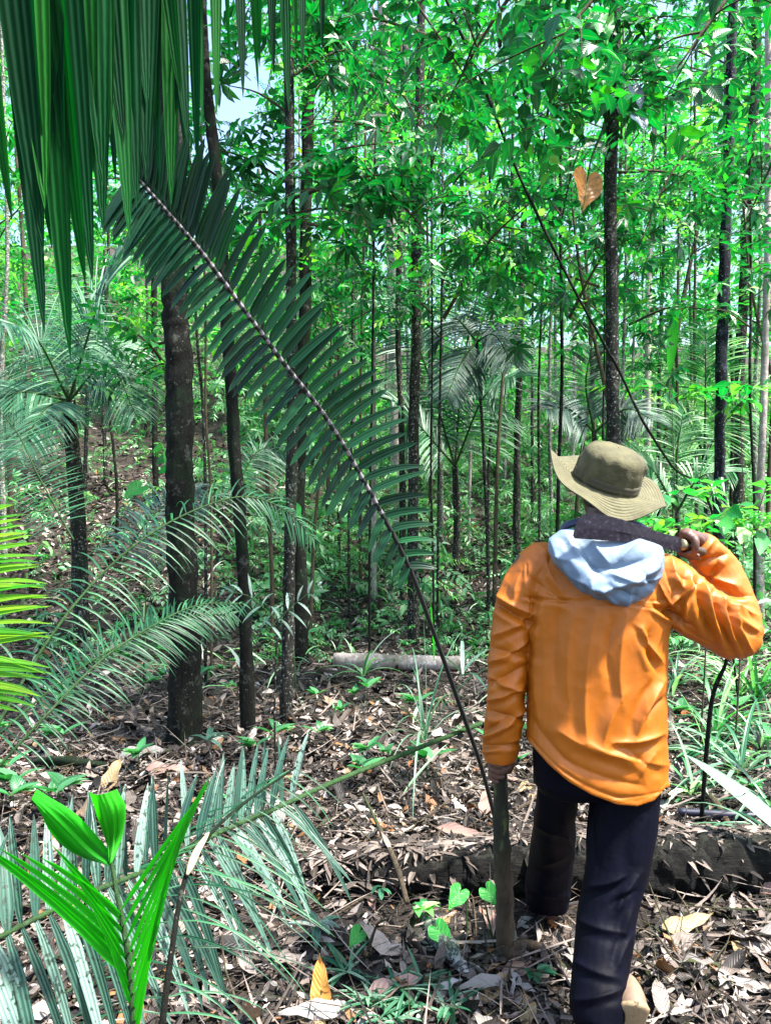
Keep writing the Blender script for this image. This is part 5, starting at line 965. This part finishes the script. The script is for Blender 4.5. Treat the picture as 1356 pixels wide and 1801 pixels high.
for q, (px, Y, nn, LL, lab) in enumerate([(1215, 4.3, 14, .5, 'low pale grass tuft beside the hiker right hip'), (1340, 5.2, 24, .8, 'tall grey-green grass behind the wide pale leaf'), (1250, 5.0, 22, .6, 'drooping grass tuft directly under the raised elbow'), (1395, 3.5, 16, .6, 'grass tuft cut by the side edge near the wide pale leaf'), (1300, 6.6, 24, .9, 'grass thicket farther back past the raised elbow'), (1190, 7.0, 18, .7, 'grass thicket behind the hiker right side')]):
    clump(lab, px, Y, nn, LL, .022, M['pale' if q % 2 else 'under'], 80+q, .95, 2.0)
clump('vertical bright leaf at the side edge above the grass', 1352, 4.2, 1, .35, .06, M['lime'], 13, 1.3, .2, .55, prof='ellipse')
clump('long blades rising at the side edge under the ferny leaves', 1330, 6.4, 16, .9, .03, M['under'], 14, 1.1, 1.4)
clump('small pale strap leaf arching at the bottom near the petiole', 325, 2.35, 1, .26, .035, M['pale'], 15, .6, 1.3, 0.02, az=.1)
clump('straight teal leaf poking up at the bottom edge', 793, 2.3, 1, .17, .035, M['blue'], 16, 1.45, .1, .0, prof='ellipse')
clump('dark strap leaf across the litter toward the walking stick', 712, 4.3, 1, .55, .02, M['under'], 17, .55, .3, .05, az=.25)
for q, (px, Y, L) in enumerate([(660, 2.45, .11), (700, 2.52, .12), (725, 2.45, .10), (690, 2.38, .09), (640, 2.5, .08), (750, 2.58, .08), (610, 2.62, .12), (790, 2.45, .1)]):
    o = clump('narrow-leaved silver-green rosette in the foreground litter', px, Y, 13, L*1.35, .014, M['pale'], 30+q, .45, .5, .03, group='silver-green rosettes in the foreground litter', name='rosette_plant')
clump('pale four-leaved seedling below the brown curved root', 940, 2.62, 6, .085, .032, M['pale'], 40, .25, .3, .05, name='seedling', prof='ellipse')
clump('leafy seedling by the end of the dusty blue-green frond', 560, 2.85, 7, .12, .03, M['blue'], 41, .45, .6, .06, name='seedling', prof='ellipse')
clump('tiny four-leaved seedling on the black log', 668, 3.05, 4, .06, .02, M['pale'], 42, .1, .2, .12, name='seedling', prof='ellipse')
clump('green sprouting leaves on the mottled rotten wood', 745, 2.95, 9, .09, .035, M['far'], 43, .3, .6, .08, name='seedling', prof='ovate')
clump('bluish long-leaved seedling at the foot of the thickest trunk', 365, 4.9, 7, .2, .035, M['blue'], 44, .5, .8, .16, name='seedling', prof='ellipse')
def heartleaf(name, lab, c, sz, mat, nr, up, stalk=None, cat='leaf'):
    root = thing(name, lab, cat, c); nr = nrmz(np.array(nr, float)); up = nrmz(np.array(up, float)-nr*np.dot(up, nr)); sd = np.cross(up, nr); V = [c]; n = 40; vs = [0.]; rr_ = 10; Q = []; T = []
    ang = np.arange(n)/n*2*np.pi
    hx = .78*16*np.sin(ang)**3/17*(1+.06*np.sin(7*ang)); hy = 1.3* (13*np.cos(ang)-5*np.cos(2*ang)-2*np.cos(3*ang)-np.cos(4*ang))/17; pts = np.stack([hx, hy+.15], 1); cen = np.array([0, .35])
    VV = []; U = []; W = []
    for k in range(rr_+1):
        f = k/rr_; p = cen+(pts-cen)*max(f, .01); z = .22*np.abs(p[:, 0])**1.2-.18*np.clip(-p[:, 1], 0, 2)**2+.03*np.sin(ang*9)*f
        VV.append(c+(np.outer(p[:, 0], sd)+np.outer(p[:, 1]-.5, up)+np.outer(z, nr))*sz/2); U.append(p[:, 0]); W.append(p[:, 1]*.5+.5)
    i, j = np.meshgrid(np.arange(rr_), np.arange(n), indexing='ij'); i = i.ravel(); j = j.ravel(); k = (j+1) % n
    mb = MB(); mb.add(np.vstack(VV), np.stack([i*n+j, i*n+k, (i+1)*n+k, (i+1)*n+j], 1), u=np.concatenate(U), v=np.concatenate(W)); mb.build('blade', mat, root)
    if stalk is not None: s = MB(); tube(s, catmull([c+up*sz*.0, c+up*sz*.35+(stalk-c)*.2, stalk], 10), np.linspace(.002, .004, 10)*max(1, sz*8), 6); s.build('stalk', M['stem'], root)
    return root
def heart_mat(name, a, b, edge=None, tr=.4):
    m = leaf_mat(name, [(0, a), (1, b)], tr, rough=.4); nt = m.node_tree; N = nt.nodes; L = nt.links; B = N['Principled BSDF']; src = B.inputs['Base Color'].links[0].from_socket
    u = attr(N, 'u').outputs['Fac']; v = attr(N, 'v').outputs['Fac']; s = math_(N, L, 'SINE', math_(N, L, 'ADD', math_(N, L, 'MULTIPLY', v, 30.), math_(N, L, 'MULTIPLY', math_(N, L, 'ABSOLUTE', u), -16.))); f = math_(N, L, 'GREATER_THAN', s, .93)
    c = mixc(N, L, math_(N, L, 'MULTIPLY', f, .6), src, edge or (.2, .5, .1))
    if edge: g = N.new('ShaderNodeTexCoord'); n = noise(N, L, 22, 5, g.outputs['Object'], .7); r = ramp(N, [(.5, (0, 0, 0)), (.62, (1, 1, 1))]); L.new(n.outputs['Fac'], r.inputs[0]); c = mixc(N, L, math_(N, L, 'MULTIPLY', r.outputs[0], .8), c, edge)
    L.new(c, B.inputs['Base Color']); return m
M['heart'] = heart_mat('green_heart_leaf', (.02, .26, .04), (.05, .36, .06)); M['heart_y'] = heart_mat('yellowed_heart_leaf', (.36, .12, .004), (.5, .19, .008), (.05, .012, .002), .3)
J = P(1066, 215, 6.3); M['bluedark'] = leaf_mat('bluish_dark_leaf', [(0, (.02, .05, .09)), (1, (.05, .12, .16))], .2)
heartleaf('heart_leaf', 'yellowed heart-shaped leaf with brown blotches hanging beside the trunk', P(1032, 318, 6.1), .36, M['heart_y'], (.35, -1, .25), (0.25, 0, 1), J)
heartleaf('heart_leaf', 'largest fresh green heart leaf just above the yellowed one', P(1064, 118, 6.0), .36, M['heart'], (-.2, -1, .5), (.1, .2, 1), J)
heartleaf('heart_leaf', 'fresh heart leaf near the top of the trunk, partly cut by the frame', P(1052, 30, 6.1), .34, M['heart'], (.2, -1, .3), (-.2, 0, 1), J)
heartleaf('heart_leaf', 'smaller shaded heart leaf to the left of the climbing joint', P(1020, 145, 6.2), .26, M['heart'], (-.3, -.8, .8), (.5, .3, .8), J)
heartleaf('heart_leaf', 'drooping bluish heart leaf to the right of the climbing joint', P(1115, 160, 6.0), .22, M['bluedark'], (.5, -1, .3), (-.3, 0, 1), J)
heartleaf('heart_leaf', 'lower bluish lobed leaf to the right of the climbing joint', P(1120, 207, 6.0), .2, M['bluedark'], (.3, -1, .5), (-.4, 0, 1), J)
for q, (px, py, Y, s, lab) in enumerate([(808, 1570, 2.85, .085, 'small round green leaf just left of the walking stick'), (858, 1567, 2.8, .08, 'small green leaf touching the walking stick'), (632, 1640, 2.75, .07, 'pale green leaf over the dark hollow under the log'), (770, 1635, 2.8, .09, 'green leaf draped on the mottled rotten wood'), (245, 858, 6.8, .2, 'bright broad leaf low on the slope before the thickest trunk'), (515, 895, 6.5, .16, 'small bright leaf between the branchy trunk and the great midrib')]):
    c = P(px, py, Y); heartleaf('heart_leaf', lab, c, s*1.15, M['heart'], (.2*(-1)**q, -.9, .9), (.5*(-1)**q, .3, .6), np.array([c[0]+.03, c[1]+.02, float(gz(c[0], c[1]))]))
spl = MB(); c = P(1176, 660, 9.6); leafK(spl, c, (.08, 0, 1), (0, -1, .1), 1.05, .13, 12, 'ellipse', .3, .1, np.array([.6])); sroot = thing('blade_plant', 'tall bright spear leaf standing upright among the trunks beyond the vine', 'plant', (c[0], c[1], float(gz(c[0], c[1])))); spl.build('blade', M['lime'], sroot)
s1 = MB(); b = np.array(sroot.location); tube(s1, catmull([b, (b+c)/2+[.05, 0, 0], c], 10), np.linspace(.014, .008, 10), 6); s1.build('stem', M['stem'], sroot)
# copies of one seedling in the clearing
sd0 = clump('green seedling with a few oval leaves in the clearing litter', 560, 5.2, 7, .12, .05, M['under'], 60, .45, .6, .1, name='seedling', prof='ovate', group='seedlings in the clearing litter')
st_ = MB(); b0 = np.array(sd0.location); tube(st_, [b0-[0, 0, .12], b0], [.003, .002], 5); st_.build('stem', M['stem'], sd0)
gs = random.Random(77)
for q in range(110):
    Y = 3.9+5.6*gs.random()**.8; px = gs.uniform(-20, 1380)
    if 850 < px < 1200 and Y < 4 or (540 < px < 860 and 6.6 < Y < 8): continue
    s = gs.uniform(.6, 1.5); copy_tree(sd0, gp(px, Y, .1*s), gs.random()*6.28, s)
# bright ferny plants to the right
for q, (px, py, Y, lab) in enumerate([(1230, 905, 5.2, 'bright leafy twig right above the hiker raised hand'), (1290, 925, 5.0, 'bright leafy spray at the edge above the raised elbow'), (1180, 690, 8.4, 'fresh leaf spray right of the leaning vine'), (1300, 690, 8, 'fresh leaf spray across the wavy bluish-black trunk')]):
    g = np.random.default_rng(q+70); c = P(px, py, Y); root = thing('leafy_plant', lab, 'plant', (c[0], c[1], float(gz(c[0], c[1])))); s_ = MB(); b = np.array(root.location); tube(s_, catmull([b, (b+c)/2+[.04, 0, 0], c], 10), np.linspace(.008, .003, 10), 6); s_.build('stem', M['twig'], root)
    fmb = MB(); sprays(fmb, c+g.normal(0, .14, (9, 3))*[1.6, 1, .5], (0, 2), .7+.3*g.random(9), .25, .5+.5*g.random(9), g); fmb.build('foliage', [M['far'], M['twig']], root)
# leaning vine
vm = MB(); vine = catmull([P(735, -130, 4.8), P(785, 0, 4.9), P(850, 150, 5.0), P(905, 290, 5.1), P(960, 410, 5.2), P(1010, 510, 5.3), P(1062, 605, 5.4), P(1092, 660, 5.5), P(1130, 740, 5.6), P(1182, 820, 5.8), P(1252, 902, 6.0), gp(1300, 6.3, 0)], 120)
tube(vm, vine, np.interp(np.linspace(0, 1, 120), [0, 1], [.010, .009])*(1+.0*vine[:, 0]), 8, rough=.5); tag(vm.build('vine', M['bark']), 'long thin vine slanting down from the top edge past the hat', 'vine')

# ------------------------------------------------------------------ labels for the repeated trees: which landmark trunks they stand between
LM = [(-900, 'the left edge'), (125, 'the leaning palm'), (322, 'the thickest trunk'), (422, 'the crook-topped trunk'), (508, 'the branchy trunk'), (730, 'the straight trunk'), (912, 'the lichen-spotted trunk'), (1077, 'the trunk behind the hat'), (1270, 'the wavy bluish-black trunk'), (9999, 'the right edge')]
KN = {'oval-leaved understory trees': 'oval-leaved tree', 'whorl-leaved understory trees': 'whorl-leaved tree', 'broad-leaved understory trees': 'broad-leaved tree', 'feathery understory trees': 'feathery-leaved tree', 'taller dark understory trees': 'tall dark-leaved tree', 'bright whorl-leaved understory trees': 'bright whorl-leaved tree', 'pole-like trunks in the middle distance': 'pole-like trunk'}
ORD = ['nearest', 'second nearest', 'third nearest', 'fourth nearest', 'fifth nearest', 'sixth nearest', 'seventh nearest', 'eighth nearest', 'ninth nearest', 'tenth nearest', 'eleventh nearest', 'twelfth nearest', 'thirteenth nearest', 'fourteenth nearest', 'fifteenth nearest']
bk = {}
for o in col.objects:
    if o.parent is None and o.get('group') in KN and (o.name.startswith('understory_tree') or o.name.startswith('pole_tree')):
        px = CX+o.location[0]/o.location[1]*F; k = max(a for a in range(len(LM)-1) if LM[a][0] <= px); bk.setdefault((o['group'], k), []).append(o)
for (g_, k), obs in bk.items():
    obs.sort(key=lambda o: o.location[1])
    for a, o in enumerate(obs):
        tail = ', '+ORD[min(a, 14)] if len(obs) > 1 else ''
        o['label'] = KN[g_]+' between '+LM[k][1]+' and '+LM[k+1][1]+tail
